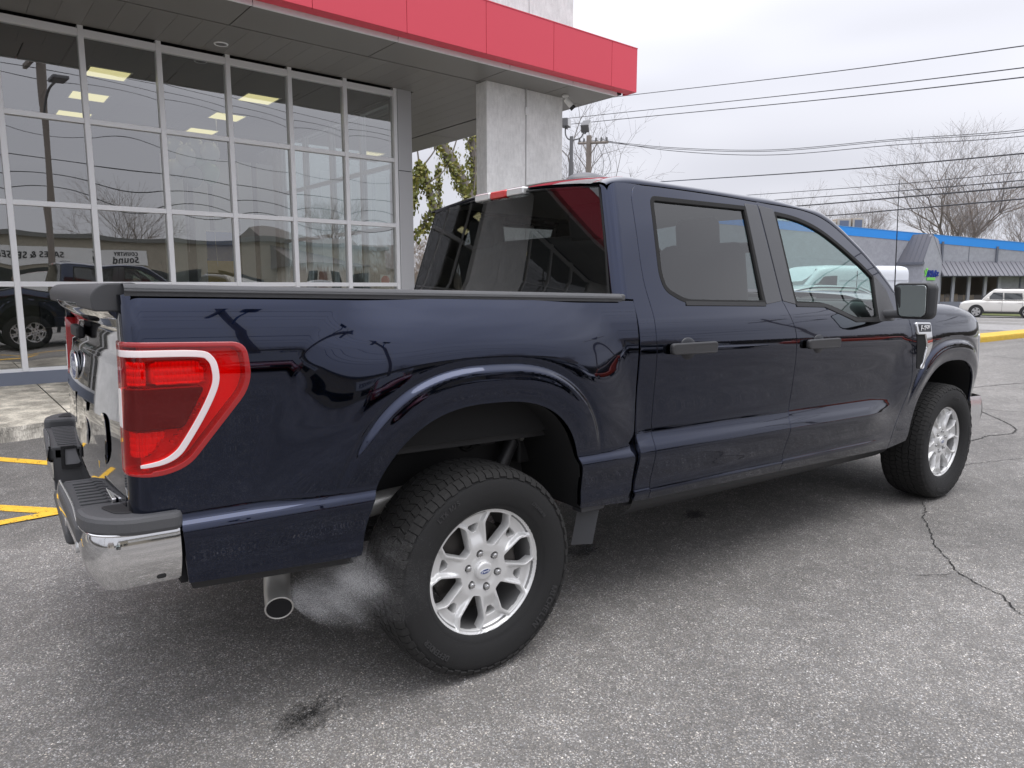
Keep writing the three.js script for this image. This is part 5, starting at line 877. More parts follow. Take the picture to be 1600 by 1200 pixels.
// ---------------------------------------------------------------- poles and wires
const greyMetal = M(0.16, 0.16, 0.165, 0.6, { metalness: 0.4 }), poleWood = M(0.22, 0.19, 0.165, 0.9), wireMat = M(0.05, 0.05, 0.055, 0.7);
{
  const f = thing('floodlight_pole', 'grey metal pole carrying two floodlights behind the concrete pillar', 'light pole', null, [17.6, 0, -19.1]);
  part(f, 'shaft', merge([rod([0, 0, 0], [0, 6.3, 0], 0.11, 0.1, 12), rod([0, 6.3, 0], [0, 7.3, 0], 0.075, 0.07, 12)]), greyMetal);
  part(f, 'arm', tube([[0, 7.15, 0], [-0.1, 7.22, -0.1], [-0.14, 7.4, -0.2], [-0.12, 7.66, -0.24]], 0.028, 16, 8), greyMetal); part(f, 'arm', tube([[0, 7.15, 0], [0.3, 7.25, 0.2], [0.4, 7.45, 0.27]], 0.028, 12, 8), greyMetal);
  const fl = (x, y, z, rz) => { const h = group(f, 'floodlight'); h.position.set(x, y, z); h.rotation.set(0, 0.6, rz); part(h, 'housing', box(-0.26, 0.26, -0.16, 0.16, -0.16, 0.16, 0.03), greyMetal); part(h, 'lens', box(-0.22, 0.22, -0.13, 0.13, 0.16, 0.17), M(0.5, 0.5, 0.5, 0.2)); part(h, 'yoke', box(-0.3, 0.3, -0.2, -0.17, -0.03, 0.03), greyMetal); };
  fl(-0.12, 7.84, -0.24, 0.05); fl(0.52, 7.70, 0.27, 0.55);
  const u = thing('utility_pole', 'weathered wooden utility pole with crossarm and transformers', 'utility pole', null, [26.5, 0, -27.95]);
  part(u, 'post', rod([0, 0, 0], [0, 9.85, 0], 0.2, 0.15, 12), poleWood);
  part(u, 'crossarm', rod([0.62, 9.75, -1.6], [-0.55, 9.1, 2.1], 0.075, 0.075, 6), poleWood);
  part(u, 'brace', merge([rod([0.3, 9.55, -0.85], [0.02, 8.7, 0], 0.03), rod([-0.24, 9.25, 0.95], [0.02, 8.7, 0], 0.03)]), poleWood);
  for (const t of [0.03, 0.2, 0.36, 0.62, 0.8, 0.97]) part(u, 'insulator', new THREE.CylinderGeometry(0.05, 0.07, 0.2, 10).translate(lerp(0.62, -0.55, t), lerp(9.75, 9.1, t) + 0.16, lerp(-1.6, 2.1, t)), M(0.1, 0.1, 0.1, 0.3));
  for (const [x, z] of [[-0.6, -0.45], [0.62, 0.45]]) { const t = group(u, 'transformer'); part(t, 'tank', rod([x, 6.2, z], [x, 7.1, z], 0.27, 0.27, 16), greyMetal); part(t, 'lid', rod([x, 7.1, z], [x, 7.2, z], 0.29, 0.2, 16), greyMetal); part(t, 'bushing', rod([x, 7.2, z], [x + 0.1, 7.5, z], 0.04, 0.03, 8), M(0.3, 0.28, 0.26, 0.4)); part(t, 'bracket', rod([0, 6.7, 0], [x, 6.7, z], 0.05, 0.05, 6), greyMetal); }
  part(u, 'drop_wire', merge([tube([[0.5, 9.6, -1.2], [0.0, 8.3, -0.8], [-0.6, 7.5, -0.45]], 0.012, 14, 5), tube([[-0.4, 9.2, 1.6], [0.4, 8.0, 1.4], [0.7, 7.5, 0.45]], 0.012, 14, 5), tube([[-0.1, 9.3, 0.8], [0.3, 8.4, 0.9], [0.62, 7.5, 0.45]], 0.012, 14, 5)]), wireMat);
  const wire = (pts, r, label, g = 'overhead wires along the street') => solo('overhead_wire', tube([...pts, [pts[pts.length - 1][0] - 4, pts[pts.length - 1][1] + 0.4, 12]], r, 110, 6), wireMat, label, 'wire', g);
  wire([[36.31, 18.04, -59.84], [36.7, 15.24, -36.62], [34.11, 12.27, -18.03], [30.08, 10.21, -8.13], [27.3, 8.97, -2.44]], 0.022, 'topmost single wire slanting up across the sky from the canopy corner');
  wire([[36.2, 16.65, -59.68], [35.64, 13.92, -37.17], [34.03, 11.33, -17.93], [30.01, 9.41, -8.04], [27.25, 8.28, -2.36]], 0.022, 'second wire from the top crossing the open sky');
  wire([[36.15, 16.08, -59.62], [35.6, 13.46, -37.11], [34.0, 10.91, -17.88], [29.98, 9.06, -8.0], [27.22, 7.97, -2.33]], 0.024, 'third wire from the top crossing the open sky');
  wire([[27.1, 9.85, -29.4], [27.45, 9.53, -27.38], [28.75, 8.82, -23.82], [31.14, 8.31, -19.5], [32.28, 8.03, -13.64], [32.23, 7.58, -8.61], [31.39, 7.42, -2.95]], 0.014, 'uppermost of three close wires sagging from the pole crossarm');
  wire([[26.9, 9.8, -28.6], [27.3, 9.45, -27.2], [28.75, 8.75, -23.81], [31.13, 8.24, -19.5], [32.27, 7.96, -13.63], [32.22, 7.5, -8.6], [31.38, 7.36, -2.95]], 0.014, 'middle of three close wires sagging from the pole crossarm');
  wire([[26.2, 9.4, -26.6], [27.2, 9.3, -26.4], [28.74, 8.65, -23.8], [31.11, 8.05, -19.47], [32.26, 7.77, -13.61], [32.21, 7.33, -8.58], [31.37, 7.22, -2.93]], 0.016, 'lowest of three close wires sagging from the pole crossarm');
  wire([[43.47, 10.92, -53.42], [42.83, 9.6, -34.94], [39.55, 8.25, -20.88], [36.94, 7.39, -10.15], [34.14, 6.8, -3.34]], 0.036, 'thick twisted cable just above the top of the big bare tree');
  wire([[45.92, 9.29, -51.36], [44.94, 8.13, -29.42], [42.58, 7.43, -18.54], [39.26, 6.88, -10.87], [35.51, 6.31, -3.51]], 0.022, 'highest of the four wires passing in front of the bare tree');
  wire([[45.85, 8.47, -51.27], [46.44, 7.76, -28.27], [42.54, 7.01, -18.49], [39.23, 6.48, -10.82], [35.48, 5.93, -3.47]], 0.028, 'second of the four wires passing in front of the bare tree');
  wire([[45.78, 7.65, -51.18], [46.04, 7.12, -25.95], [42.51, 6.63, -18.45], [39.21, 6.17, -10.79], [35.46, 5.7, -3.45]], 0.045, 'thickest black cable, third of the four in front of the bare tree');
  wire([[45.72, 6.89, -51.09], [46.71, 6.35, -25.33], [42.45, 5.91, -18.36], [39.16, 5.59, -10.72], [35.42, 5.25, -3.39]], 0.036, 'lowest black cable crossing above the blue roof band');
}
// ---------------------------------------------------------------- bare trees
function bareTree(seed, H, spread, opt = {}) {
  const R = rng(seed), big = [], small = [], { depth = 6, trunk = 0.022, up = 0.25, split = 3 } = opt;
  const ring = (list, p, q, r0, r1, n) => list.push([p, q, r0, r1, n]);
  const grow = (p, d, len, r, lev) => {
    const segs = lev < 2 ? 4 : 2; let a = p.clone(), dd = d.clone(), rr = r;
    for (let k = 0; k < segs; k++) { dd.add(new THREE.Vector3((R() - 0.5) * 0.25, up * 0.12, (R() - 0.5) * 0.25)).normalize(); const b = a.clone().addScaledVector(dd, len / segs), r2 = rr * (1 - 0.28 / segs * 1.2); ring(lev < 2 ? big : small, a.clone(), b.clone(), rr, r2, lev < 2 ? 7 : lev < 4 ? 4 : 3); a = b; rr = r2; if (lev > 0 && lev < depth && k < segs - 1 && R() < 0.6) sprout(a, dd, len * 0.62, rr * 0.6, lev + 1); }
    if (lev >= depth) return; const n = split + (R() < 0.4 ? 1 : 0);
    for (let k = 0; k < n; k++) sprout(a, dd, len * (0.62 + 0.26 * R()), rr * (0.58 + 0.16 * R()), lev + 1, k / n * 6.283 + R());
  };
  const sprout = (a, dd, len, r, lev, ph = R() * 6.283) => { const t = new THREE.Vector3(0, 1, 0).cross(dd); if (t.lengthSq() < 1e-4) t.set(1, 0, 0); t.normalize().applyAxisAngle(dd, ph); const e = dd.clone().applyAxisAngle(t, (0.35 + 0.45 * R()) * spread); e.y += up * 0.5; e.normalize(); if (r > 0.0025) grow(a, e, len, Math.max(r, 0.006), lev); };
  grow(new THREE.Vector3(0, -0.3, 0), new THREE.Vector3((R() - 0.5) * 0.1, 1, (R() - 0.5) * 0.1).normalize(), H * 0.27, H * trunk, 0);
  const build = (L) => {
    const pos = [], nor = [], idx = [], d = new THREE.Vector3(), u = new THREE.Vector3(), v = new THREE.Vector3();
    for (const [p, q, r0, r1, n] of L) { d.subVectors(q, p).normalize(); u.set(Math.abs(d.y) > 0.9 ? 1 : 0, Math.abs(d.y) > 0.9 ? 0 : 1, 0).cross(d).normalize(); v.crossVectors(d, u); const o = pos.length / 3; for (let k = 0; k < n; k++) { const t = k / n * 6.283, x = Math.cos(t), y = Math.sin(t), nx = u.x * x + v.x * y, ny = u.y * x + v.y * y, nz = u.z * x + v.z * y; pos.push(p.x + nx * r0, p.y + ny * r0, p.z + nz * r0, q.x + nx * r1, q.y + ny * r1, q.z + nz * r1); nor.push(nx, ny, nz, nx, ny, nz); } for (let k = 0; k < n; k++) { const a = o + 2 * k, b = o + 2 * ((k + 1) % n); idx.push(a, b, a + 1, b, b + 1, a + 1); } }
    return geoFrom(pos, nor, idx);
  };
  return [build(big), build(small), small];
}
const barkA = M(0.25, 0.21, 0.18, 0.95), barkB = M(0.31, 0.25, 0.20, 0.95), barkC = M(0.17, 0.15, 0.135, 0.95);
{
  const T = (seed, H, sp, opt, pos, mat, label, g) => { const [a, b] = bareTree(seed, H, sp, opt), t = thing('bare_tree', label, 'tree', g, pos); part(t, 'trunk', a, mat); part(t, 'crown', b, mat); t.scale.set(opt.wide || 1, 1, opt.wide || 1); return t; };
  const g1 = 'bare trees behind the grey building';
  T(1, 16.5, 1.0, { depth: 6, split: 3, up: 0.3, wide: 1.35 }, [74.4, -0.7, -29.2], barkA, 'large bare spreading tree rising behind the grey building', g1);
  T(2, 12.5, 0.85, { depth: 6, split: 3, up: 0.5, trunk: 0.014 }, [74.5, -0.7, -21.5], barkB, 'brownish twiggy bare tree at the right edge behind the grey building', g1);
  T(8, 11, 0.9, { depth: 6, split: 3, up: 0.5, trunk: 0.014 }, [72.3, -0.7, -25.5], barkB, 'slender twiggy bare tree beside the large spreading one', g1);
  T(3, 13.0, 0.95, { depth: 6, split: 3, up: 0.3 }, [73.0, -0.7, -42.5], barkA, 'bare tree whose top shows above the truck roof, left of the rooftop units', g1);
  T(4, 12.5, 1.0, { depth: 5, split: 3, up: 0.3 }, [75, -0.7, -46.8], barkC, 'thin bare tree farthest left above the truck roof', g1);
  T(5, 11.5, 0.9, { depth: 6, split: 3, up: 0.35 }, [74.5, -0.7, -39.0], barkA, 'bare tree directly left of the rooftop units', g1);
  T(6, 9.8, 1.15, { depth: 5, split: 3, up: 0.1, trunk: 0.03 }, [70.8, -0.7, -33.8], barkC, 'gnarled dark bare tree right of the rooftop units', g1);
  T(7, 14.5, 1.05, { depth: 6, split: 2, up: 0.2 }, [30.0, -0.1, -32.5], barkC, 'sparse bare tree behind the utility pole, beside the pillar', null);
  T(9, 13, 1.0, { depth: 5, split: 3, up: 0.3 }, [96, -0.7, -30], barkA, 'distant bare tree behind the large spreading one', g1);
  // ivy-grown trunks between the showroom and the pillar
  const leaf = (() => { const g = geoFrom([0, 0, 0, -0.5, 0.35, 0.08, 0, 1, 0, 0.5, 0.35, 0.08], null, [0, 1, 2, 0, 2, 3]); return g; })();
  const ivyMats = [P(0.15, 0.165, 0.022, 0.55, { transmission: 0.25, thickness: 0 }), P(0.27, 0.25, 0.045, 0.6, { transmission: 0.25, thickness: 0 })];
  const ivy = (seed, limbs, label, dens) => {
    const R = rng(seed), base = limbs[0][0][0], t = thing('ivy_tree', label, 'tree', 'ivy-grown trees beside the showroom', [base[0], 0, base[2]]); const rel = (q) => [q[0] - base[0], q[1], q[2] - base[2]];
    const trunks = [], lv = [[], []];
    for (const [pts, r0, r1, rad] of limbs) {
      const c = new THREE.CatmullRomCurve3(pts.map((q) => new THREE.Vector3(...rel(q)))), L = c.getLength(), n = 24; for (let k = 0; k < n; k++) { const a = c.getPoint(k / n), b = c.getPoint((k + 1) / n); trunks.push(rod(a.toArray(), b.toArray(), lerp(r0, r1, k / n), lerp(r0, r1, (k + 1) / n), 8)); }
      const cnt = Math.floor(L * dens * rad * 3.4); for (let k = 0; k < cnt; k++) {
        const u = R(), q = c.getPoint(u), a = R() * 6.283, clump = 0.55 + 0.75 * Math.abs(Math.sin(u * 23 + a * 2)) * R(), rr = rad * clump * (0.4 + 0.7 * R()), s = 0.09 + 0.08 * R();
        const m = new THREE.Matrix4().compose(new THREE.Vector3(q.x + Math.cos(a) * rr, q.y + (R() - 0.5) * 0.3 - 0.06, q.z + Math.sin(a) * rr), new THREE.Quaternion().setFromEuler(new THREE.Euler(R() * 2.4 - 1.2, a + R(), Math.PI + (R() - 0.5) * 1.6)), new THREE.Vector3(s, s, s)); lv[R() < 0.65 ? 0 : 1].push(m);
      }
    }
    part(t, 'trunk', merge(trunks), barkC);
    lv.forEach((L, k) => { const m = new THREE.InstancedMesh(leaf, ivyMats[k], L.length); L.forEach((q, i) => m.setMatrixAt(i, q)); m.name = 'ivy'; m.userData.kind = 'stuff'; m.castShadow = m.receiveShadow = true; t.add(m); });
    return t;
  };
  const br = (a, b) => [[a, [lerp(a[0], b[0], 0.5) + 0.1, lerp(a[1], b[1], 0.5), lerp(a[2], b[2], 0.5)], b], 0.03, 0.012, 0.0];
  ivy(31, [[[[12.4, 0, -16.9], [12.33, 1.46, -16.99], [12.11, 3.51, -17.51], [11.92, 4.59, -17.84], [11.63, 5.41, -18.19], [11.34, 6.21, -18.54], [11.06, 7.18, -18.9], [10.8, 8.4, -19.2]], 0.22, 0.14, 0.42], br([12.0, 4.3, -17.7], [12.2, 6.4, -17.9]), br([11.5, 5.7, -18.3], [12.0, 7.3, -18.5])], 'leaning ivy-covered trunk beside the concrete pillar', 150);
  ivy(32, [[[[12.55, 0, -18.0], [12.57, 1.46, -18.07], [12.67, 3.6, -18.36], [12.71, 4.95, -18.57], [12.76, 6.3, -18.77], [12.82, 7.65, -18.96], [12.9, 9, -19.1]], 0.2, 0.13, 0.38], br([12.7, 4.8, -18.5], [12.3, 6.6, -18.5])], 'upright ivy-covered trunk half hidden by the pillar', 150);
  ivy(33, [[[[9.5, 0, -16.5], [9.54, 1.45, -16.52], [9.74, 2.34, -16.53], [9.94, 3.14, -16.53], [9.89, 4.13, -16.74], [9.75, 4.92, -16.97], [9.64, 5.28, -17.11]], 0.13, 0.06, 0.22], [[[9.64, 5.2, -17.1], [9.5, 4.6, -17.05], [9.3, 4.1, -17.0], [9.1, 3.4, -17.0], [9.0, 2.5, -17.05]], 0.06, 0.05, 0.25], [[[9.85, 3.9, -16.7], [9.6, 3.3, -16.8], [9.3, 2.9, -16.9]], 0.05, 0.04, 0.2], br([9.7, 5.1, -17.0], [10.3, 6.2, -16.8]), br([9.8, 4.6, -16.9], [10.5, 5.2, -16.8]), br([9.64, 5.2, -17.1], [9.3, 6.4, -17.2])], 'tangled ivy-covered small tree next to the showroom corner', 190);
  ivy(34, [[[[12.0, 0, -19.8], [12.07, 2.51, -19.86], [12.12, 3.92, -20.07], [12.16, 5.09, -20.24], [12.21, 5.91, -20.35]], 0.08, 0.02, 0.14]], 'thin ivy-covered stem between the two larger ivy trunks', 170);
  const sh = (x, z, seed, label) => { const [a, b] = bareTree(seed, 4.2, 1.1, { depth: 5, split: 3, up: 0.2, trunk: 0.012 }), t = thing('bare_shrub', label, 'shrub', 'bare shrubs beside the showroom', [x, 0, z]); part(t, 'stems', a, barkB); part(t, 'twigs', b, barkB); };
  sh(9.0, -18.2, 41, 'bare twiggy shrub nearest the showroom corner'); sh(10.6, -19.2, 42, 'bare twiggy shrub under the ivy trees'); sh(13.6, -21, 43, 'bare twiggy shrub behind the pillar foot');
}
// a far wood round the whole place, read as one mass
{
  const R = rng(60), pos = []; for (let k = 0; k < 15000; k++) { const a = R() * 6.283, r = 118 + 40 * R(), x = 10 + r * Math.cos(a), z = r * Math.sin(a), h = (4 + 4.5 * R() * (0.6 + 0.4 * Math.sin(a * 7))) * (r / 135), w = 0.12 + 0.5 * R(), ta = a + 1.57 + (R() - 0.5), l = (R() - 0.5) * 1.4; pos.push(x - w * Math.cos(ta), -1.2, z - w * Math.sin(ta), x + w * Math.cos(ta), -1.2, z + w * Math.sin(ta), x + l, h, z + l); }
  const g = geoFrom(pos), far = solo('far_woods', g, M(0.11, 0.1, 0.085, 0.95), 'far line of bare winter woods along the horizon', 'woods'); far.userData.kind = 'stuff';
}
// ---------------------------------------------------------------- other vehicles
function loftBody(st, nTop = 4, seg = 36) {            // stations [x, y bottom, y top, half width]
  const K = (i) => pchip(st.map((q) => [q[0], q[i]])), fb = K(1), ft = K(2), fw = K(3), x0 = st[0][0], x1 = st[st.length - 1][0];
  return { f: (x) => [fb(x), ft(x), fw(x)], g: sheet((u, v) => { const x = lerp(x0, x1, u), b = fb(x), t = ft(x), w = fw(x), a = v * Math.PI * 2, c = Math.cos(a), s = Math.sin(a), e = 2 / nTop; return [x, (b + t) / 2 + (t - b) / 2 * Math.sign(s) * Math.pow(Math.abs(s), e), w * Math.sign(c) * Math.pow(Math.abs(c), e)]; }, 60, seg) };
}
const carGlass = P(0.03, 0.035, 0.038, 0.04, { clearcoat: 1 }), carTyre = M(0.018, 0.018, 0.018, 0.8), carRim = M(0.5, 0.5, 0.5, 0.35, { metalness: 0.7 });
function carWheel(c, x, z, r, s) {
  const w = group(c, 'wheel'); w.position.set(x, r, z); const t = new THREE.TorusGeometry(r * 0.79, r * 0.21, 12, 36); t.scale(1, 1, 1.25); part(w, 'tyre', t, carTyre);
  const d = new THREE.CylinderGeometry(r * 0.66, r * 0.66, 0.02, 32); d.rotateX(Math.PI / 2); d.translate(0, 0, s * 0.05); part(w, 'rim_back', d, M(0.05, 0.05, 0.05, 0.6));
  for (let k = 0; k < 5; k++) { const a = k * 1.2566 + 0.3, g = extrude([[-0.05 * r / 0.37, 0.02], [0.05 * r / 0.37, 0.02], [0.075 * r / 0.37, r * 0.66], [-0.075 * r / 0.37, r * 0.66]], 0.03, 0.004); g.rotateZ(a); g.translate(0, 0, s * 0.075); part(w, 'spoke', g, carRim); }
  part(w, 'rim_ring', new THREE.TorusGeometry(r * 0.66, 0.018, 8, 36).translate(0, 0, s * 0.07), carRim);
}
function suv(label, color, pos, turn, group_, cat = 'car', name = 'parked_suv') {
  const c = thing(name, label, cat, group_, pos, turn), pm = P(...color, 0.35, { clearcoat: 1, clearcoatRoughness: 0.05 }), dark = M(0.02, 0.02, 0.022, 0.6);
  const lower = loftBody([[-2.40, 0.42, 0.95, 0.80], [-2.34, 0.33, 1.06, 0.90], [-2.0, 0.29, 1.1, 0.955], [0, 0.29, 1.1, 0.97], [1.1, 0.29, 1.11, 0.965], [1.5, 0.30, 1.10, 0.955], [2.1, 0.32, 1.03, 0.92], [2.34, 0.36, 0.90, 0.85], [2.41, 0.46, 0.74, 0.74]], 5);
  part(c, 'body', lower.g, pm);
  const cab = loftBody([[-2.34, 0.98, 1.45, 0.80], [-2.25, 0.98, 1.72, 0.80], [-1.9, 0.98, 1.80, 0.79], [-0.6, 0.98, 1.82, 0.79], [0.4, 0.98, 1.79, 0.785], [0.66, 0.98, 1.67, 0.79], [0.95, 0.98, 1.38, 0.81], [1.14, 0.98, 1.14, 0.84]], 5);
  part(c, 'cabin', cab.g, pm);
  for (const s of [-1, 1]) {
    const zf = (x, y) => s * (lerp(0.875, 0.75, clamp((y - 1.05) / 0.68)) + 0.0);
    for (const [n, L] of [['front_window', [[0.86, 1.14, 0.03], [0.50, 1.60, 0.05], [0.02, 1.67, 0.03], [-0.02, 1.12, 0.03]]], ['rear_side_window', [[-0.10, 1.12, 0.03], [-0.06, 1.66, 0.03], [-1.02, 1.66, 0.03], [-1.1, 1.13, 0.03]]], ['quarter_window', [[-1.22, 1.14, 0.03], [-1.15, 1.65, 0.03], [-2.02, 1.60, 0.06], [-2.12, 1.2, 0.06]]]]) part(c, n, panel(roundPoly(L), [], (x, y) => [x, y, zf(x, y)], { step: 0.3, flange: 0.02, edgeStep: 0.1, flip: s < 0 }), carGlass);
    part(c, 'window_pillar', panel([[1.02, 1.08], [0.5, 1.71], [-2.1, 1.70], [-2.25, 1.1]], [roundPoly([[0.86, 1.14, 0.03], [0.50, 1.60, 0.05], [-2.02, 1.60, 0.06], [-2.12, 1.2, 0.06]])], (x, y) => [x, y, s * (lerp(0.868, 0.743, clamp((y - 1.05) / 0.68)))], { step: 0.4, flange: 0.01, edgeStep: 0.2, flip: s < 0 }), pm);
    carWheel(c, 1.42, s * 0.905, 0.365, s); carWheel(c, -1.40, s * 0.905, 0.365, s);
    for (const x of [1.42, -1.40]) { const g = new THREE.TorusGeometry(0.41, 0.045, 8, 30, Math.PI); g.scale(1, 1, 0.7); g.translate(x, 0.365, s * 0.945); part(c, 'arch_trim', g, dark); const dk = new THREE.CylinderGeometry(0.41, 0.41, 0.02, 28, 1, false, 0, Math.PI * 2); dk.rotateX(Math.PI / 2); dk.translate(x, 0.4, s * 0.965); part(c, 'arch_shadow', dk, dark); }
    part(c, 'side_mirror', box(0.72, 0.88, 1.12, 1.27, s * 0.93, s * 1.1, 0.03), pm); part(c, 'headlight', box(2.18, 2.36, 0.78, 0.92, s * 0.5, s * 0.80, 0.04), P(0.75, 0.76, 0.78, 0.1, { clearcoat: 1 })); part(c, 'tail_light', box(-2.38, -2.2, 0.95, 1.2, s * 0.72, s * 0.87, 0.03), P(0.4, 0.01, 0.01, 0.2));
    part(c, 'sill', box(-1.0, 1.0, 0.26, 0.36, s * 0.9, s * 0.965, 0.02), dark); for (const x of [0.0, -1.1]) { part(c, 'door_line', box(x - 0.006, x + 0.006, 0.42, 1.06, s * 0.965, s * 0.974), dark); part(c, 'door_handle', box(x - 0.02 + 0.06, x + 0.24, 0.93, 0.97, s * 0.965, s * 0.99, 0.01), pm); }
  }
  part(c, 'windscreen', sheet((u, v) => { const z = lerp(-0.66, 0.66, v) * lerp(1.1, 1, u), k = (z / 0.7) ** 2; return [lerp(1.13, 0.56, u) - 0.05 * k + 0.05, lerp(1.18, 1.76, u) + 0.03, z]; }, 6, 10), carGlass);
  part(c, 'rear_window', sheet((u, v) => [lerp(-2.39, -2.27, u), lerp(1.18, 1.62, u), lerp(-0.62, 0.62, v)], 2, 4), carGlass);
  part(c, 'grille', box(2.36, 2.43, 0.5, 0.78, -0.45, 0.45, 0.03), dark); part(c, 'roof_bar', merge([box(-1.9, 0.1, 1.79, 1.83, 0.6, 0.64, 0.01), box(-1.9, 0.1, 1.79, 1.83, -0.64, -0.6, 0.01)]), dark);
  return c;
}
suv('white sport utility vehicle parked in front of the grey building', [0.72, 0.7, 0.66], [53.5, -0.696, -16.24], 109.7 * D2R, null).scale.set(1, 1.07, 1);
// white delivery van behind the truck's cab
{
  const v = thing('delivery_van', 'white delivery van parked beyond the truck cab, seen through its windows', 'van', null, [23.6, 0, -11.4], 160 * D2R), w = P(0.70, 0.73, 0.78, 0.35, { clearcoat: 0.8 }), dark = M(0.02, 0.02, 0.022, 0.6);
  const b = loftBody([[-2.75, 0.45, 2.0, 0.90], [-2.70, 0.38, 2.12, 0.97], [-2.4, 0.35, 2.16, 1.0], [0.6, 0.35, 2.16, 1.0], [1.1, 0.35, 2.1, 0.99], [1.7, 0.35, 1.55, 0.97], [2.0, 0.36, 1.22, 0.95], [2.6, 0.38, 1.05, 0.88], [2.78, 0.45, 0.85, 0.75]], 7);
  part(v, 'body', b.g, w);
  for (const s of [-1, 1]) { carWheel(v, 1.75, s * 0.86, 0.35, s); carWheel(v, -1.6, s * 0.86, 0.35, s); part(v, 'side_window', panel(roundPoly([[1.55, 1.2, 0.04], [1.05, 1.75, 0.06], [0.5, 1.78, 0.04], [0.5, 1.2, 0.04]]), [], (x, y) => [x, y, s * 1.004], { step: 0.4, flange: 0.02, flip: s < 0 }), carGlass); for (const y of [1.2, 1.62]) part(v, 'side_moulding', box(-2.6, 0.4, y - 0.02, y + 0.02, s * 1.0, s * 1.012), M(0.5, 0.52, 0.56, 0.5)); part(v, 'sliding_door_line', box(-0.36, -0.34, 0.5, 1.95, s * 0.998, s * 1.008), dark); part(v, 'side_mirror', box(1.35, 1.5, 1.2, 1.5, s * 1.05, s * 1.25, 0.03), dark); part(v, 'tail_light', box(-2.76, -2.66, 0.9, 1.5, s * 0.86, s * 0.97, 0.02), P(0.4, 0.01, 0.01, 0.2)); }
  part(v, 'windscreen', sheet((u, q) => [lerp(1.9, 1.2, u) + 0.03, lerp(1.32, 2.02, u), lerp(-0.82, 0.82, q)], 2, 4), carGlass); part(v, 'rear_door_line', box(-2.765, -2.74, 0.5, 2.0, -0.006, 0.006), dark); part(v, 'rear_window', box(-2.77, -2.735, 1.35, 1.85, 0.1, 0.75, 0.02), carGlass); part(v, 'rear_window', box(-2.77, -2.735, 1.35, 1.85, -0.75, -0.1, 0.02), carGlass); part(v, 'bumper', box(-2.85, -2.7, 0.4, 0.55, -0.9, 0.9, 0.04), dark);
}
function sedan(label, color, pos, turn, group_) {
  const c = thing('parked_sedan', label, 'car', group_, pos, turn), pm = P(...color, 0.3, { clearcoat: 1, clearcoatRoughness: 0.04 }), dark = M(0.02, 0.02, 0.022, 0.6);
  const lower = loftBody([[-2.35, 0.42, 0.80, 0.72], [-2.28, 0.32, 0.93, 0.82], [-1.7, 0.25, 0.99, 0.89], [0, 0.24, 0.95, 0.91], [1.0, 0.25, 0.92, 0.90], [1.8, 0.28, 0.80, 0.86], [2.2, 0.32, 0.68, 0.78], [2.33, 0.4, 0.58, 0.65]], 4.5); part(c, 'body', lower.g, pm);
  const cab = loftBody([[-1.9, 0.85, 0.99, 0.62], [-1.3, 0.85, 1.33, 0.64], [-0.6, 0.85, 1.44, 0.64], [0.1, 0.85, 1.42, 0.65], [0.7, 0.85, 1.18, 0.68], [1.2, 0.85, 0.94, 0.72]], 4); part(c, 'cabin', cab.g, carGlass);
  part(c, 'roof', sheet((u, v) => { const x = lerp(-1.25, 0.2, u), z = lerp(-0.55, 0.55, v); return [x, cab.f(x)[1] + 0.004 - 0.05 * (z / 0.6) ** 4, z]; }, 12, 8), pm);
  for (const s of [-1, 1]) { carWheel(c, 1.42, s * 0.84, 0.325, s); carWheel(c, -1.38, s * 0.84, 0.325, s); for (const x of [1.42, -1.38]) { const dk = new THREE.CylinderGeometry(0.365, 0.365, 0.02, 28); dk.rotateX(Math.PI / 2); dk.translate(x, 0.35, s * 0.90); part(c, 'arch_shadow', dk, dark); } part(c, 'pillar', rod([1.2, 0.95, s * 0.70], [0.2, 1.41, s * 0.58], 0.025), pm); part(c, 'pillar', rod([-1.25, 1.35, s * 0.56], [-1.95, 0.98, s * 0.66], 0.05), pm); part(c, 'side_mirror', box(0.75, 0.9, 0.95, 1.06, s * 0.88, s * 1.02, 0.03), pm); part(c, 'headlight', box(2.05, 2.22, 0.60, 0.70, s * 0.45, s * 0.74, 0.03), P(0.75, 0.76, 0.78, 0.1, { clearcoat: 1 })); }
  return c;
}
sedan('silver sedan parked just beyond the truck bonnet', [0.5, 0.51, 0.53], [13.2, 0, -5.25], -30 * D2R, null);
